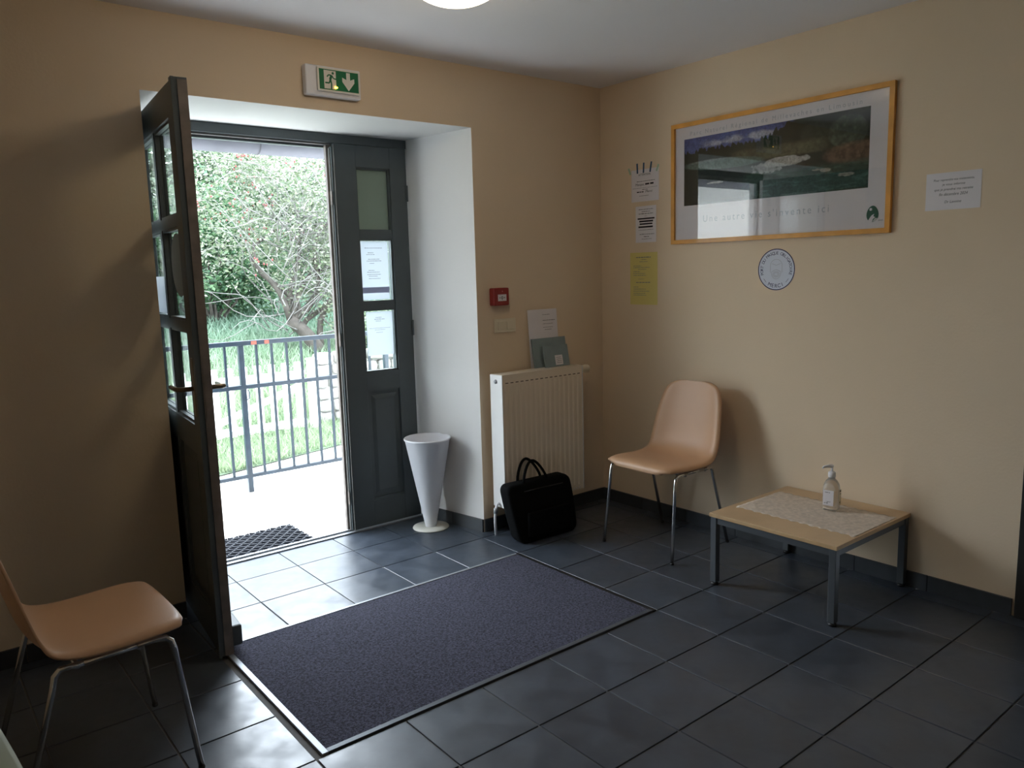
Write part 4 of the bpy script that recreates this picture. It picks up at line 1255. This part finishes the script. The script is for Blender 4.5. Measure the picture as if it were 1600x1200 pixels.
# pale briar tree with twisted stems
t1 = empty('briar_tree', (1.92, 8.0, .20))
g = MB()
branchy(g, (0, 0, 0), [(-.45, .05, .55)], .12, .09, 10, 6, .05, q=q)
branchy(g, (-.43, .05, .52), [(-.5, .2, 1.9), (-.1, .3, 2.2), (.3, .1, 2.0), (.7, .2, 1.6), (-.9, .1, 1.7)], .055, .02, 8, 7, .14, q=q)
branchy(g, (0.02, 0, .0), [(.55, .1, 1.4), (.25, -.1, 1.5)], .06, .02, 8, 7, .14, q=q)
g.build('trunk', BARK, t1)
g = MB()
for k in range(130):
    b_ = np.array((q.uniform(-.8, .8), q.uniform(-.2, .3), q.uniform(.3, 2.2)))
    t2 = b_ + np.array((q.uniform(-1.5, 1.3), q.uniform(-.9, .3), q.uniform(-.25, 1.3)))
    branchy(g, b_, [t2], q.uniform(.006, .013), .003, 5, 7, .14, sag=q.uniform(0, .35), q=q)
g.build('twigs', TWIG, t1)
P = np.concatenate([blob(21000, (1.9, 8.5, 2.5), (2.1, 1.0, 1.35), 41, .4, 100, .21), blob(3500, (2.35, 7.9, 1.2), (.9, .5, .9), 42, .4, 40, .22),
                    blob(1800, (2.6, 7.6, .55), (.5, .3, .35), 43, .4, 20, .25)])
leaves('foliage', t1, lp(t1, P), .030, [(.093, .132, .069), (.132, .163, .096), (.193, .210, .147), (.163, .189, .143), (.248, .256, .210)], 5)['kind'] = 'stuff'
BP = blob(300, (1.9, 8.0, 2.6), (2.0, .9, 1.4), 44, .5, 34, .06)
g = MB()
for p in BP:
    p = p - np.array(t1.location); s = random.uniform(.010, .018)
    g.add([(p[0] + s, p[1], p[2]), (p[0] - s, p[1], p[2]), (p[0], p[1] + s, p[2]), (p[0], p[1] - s, p[2]), (p[0], p[1], p[2] + s * 1.3), (p[0], p[1], p[2] - s * 1.3)],
          [(0, 2, 4), (2, 1, 4), (1, 3, 4), (3, 0, 4), (2, 0, 5), (1, 2, 5), (3, 1, 5), (0, 3, 5)])
g.build('red_hips', BERRY, t1)['kind'] = 'stuff'
tag(t1, 'pale leafed briar tree with twisted grey stems and red hips', 'tree')
# dense green shrub on the left
t2_ = empty('green_shrub', (1.25, 10.9, .58))
g = MB()
branchy(g, (0, 0, 0), [(q.uniform(-1.2, 1.2), q.uniform(-.5, .5), q.uniform(.8, 1.9)) for k in range(14)], .035, .010, 6, 6, .12, q=q)
g.build('stems', BARK, t2_)
P = blob(13000, (1.3, 11.0, 1.75), (1.5, .8, 1.25), 51, .55, 80, .17)
leaves('foliage', t2_, lp(t2_, P), .052, [(.040, .092, .040), (.068, .133, .060), (.116, .196, .100), (.053, .112, .064)], 6)['kind'] = 'stuff'
tag(t2_, 'dense dark green shrub at the edge of the grass', 'shrub')
# tall mixed hedge behind
t3 = empty('tall_hedge', (1.6, 14.0, 1.0))
g = MB()
branchy(g, (0, 0, 0), [(q.uniform(-3.5, 3.5), q.uniform(-.6, .6), q.uniform(1.8, 3.4)) for k in range(22)], .06, .012, 6, 6, .10, q=q)
branchy(g, (2.5, 0, 0.2), [(q.uniform(1, 6), q.uniform(-.6, .6), q.uniform(1.8, 3.2)) for k in range(10)], .06, .012, 6, 6, .10, q=q)
g.build('stems', TWIG, t3)
P = np.concatenate([blob(30000, (1.4, 13.6, 2.9), (4.6, 1.0, 2.1), 61, .3, 220, .12), blob(14000, (5.8, 13.2, 2.5), (3.4, 1.0, 2.0), 62, .3, 120, .15)])
leaves('foliage', t3, lp(t3, P), .070, [(.093, .136, .077), (.140, .174, .112), (.062, .108, .056), (.186, .210, .152), (.132, .174, .124)], 7)['kind'] = 'stuff'
tag(t3, 'tall pale green hedge filling the background outside', 'hedge')
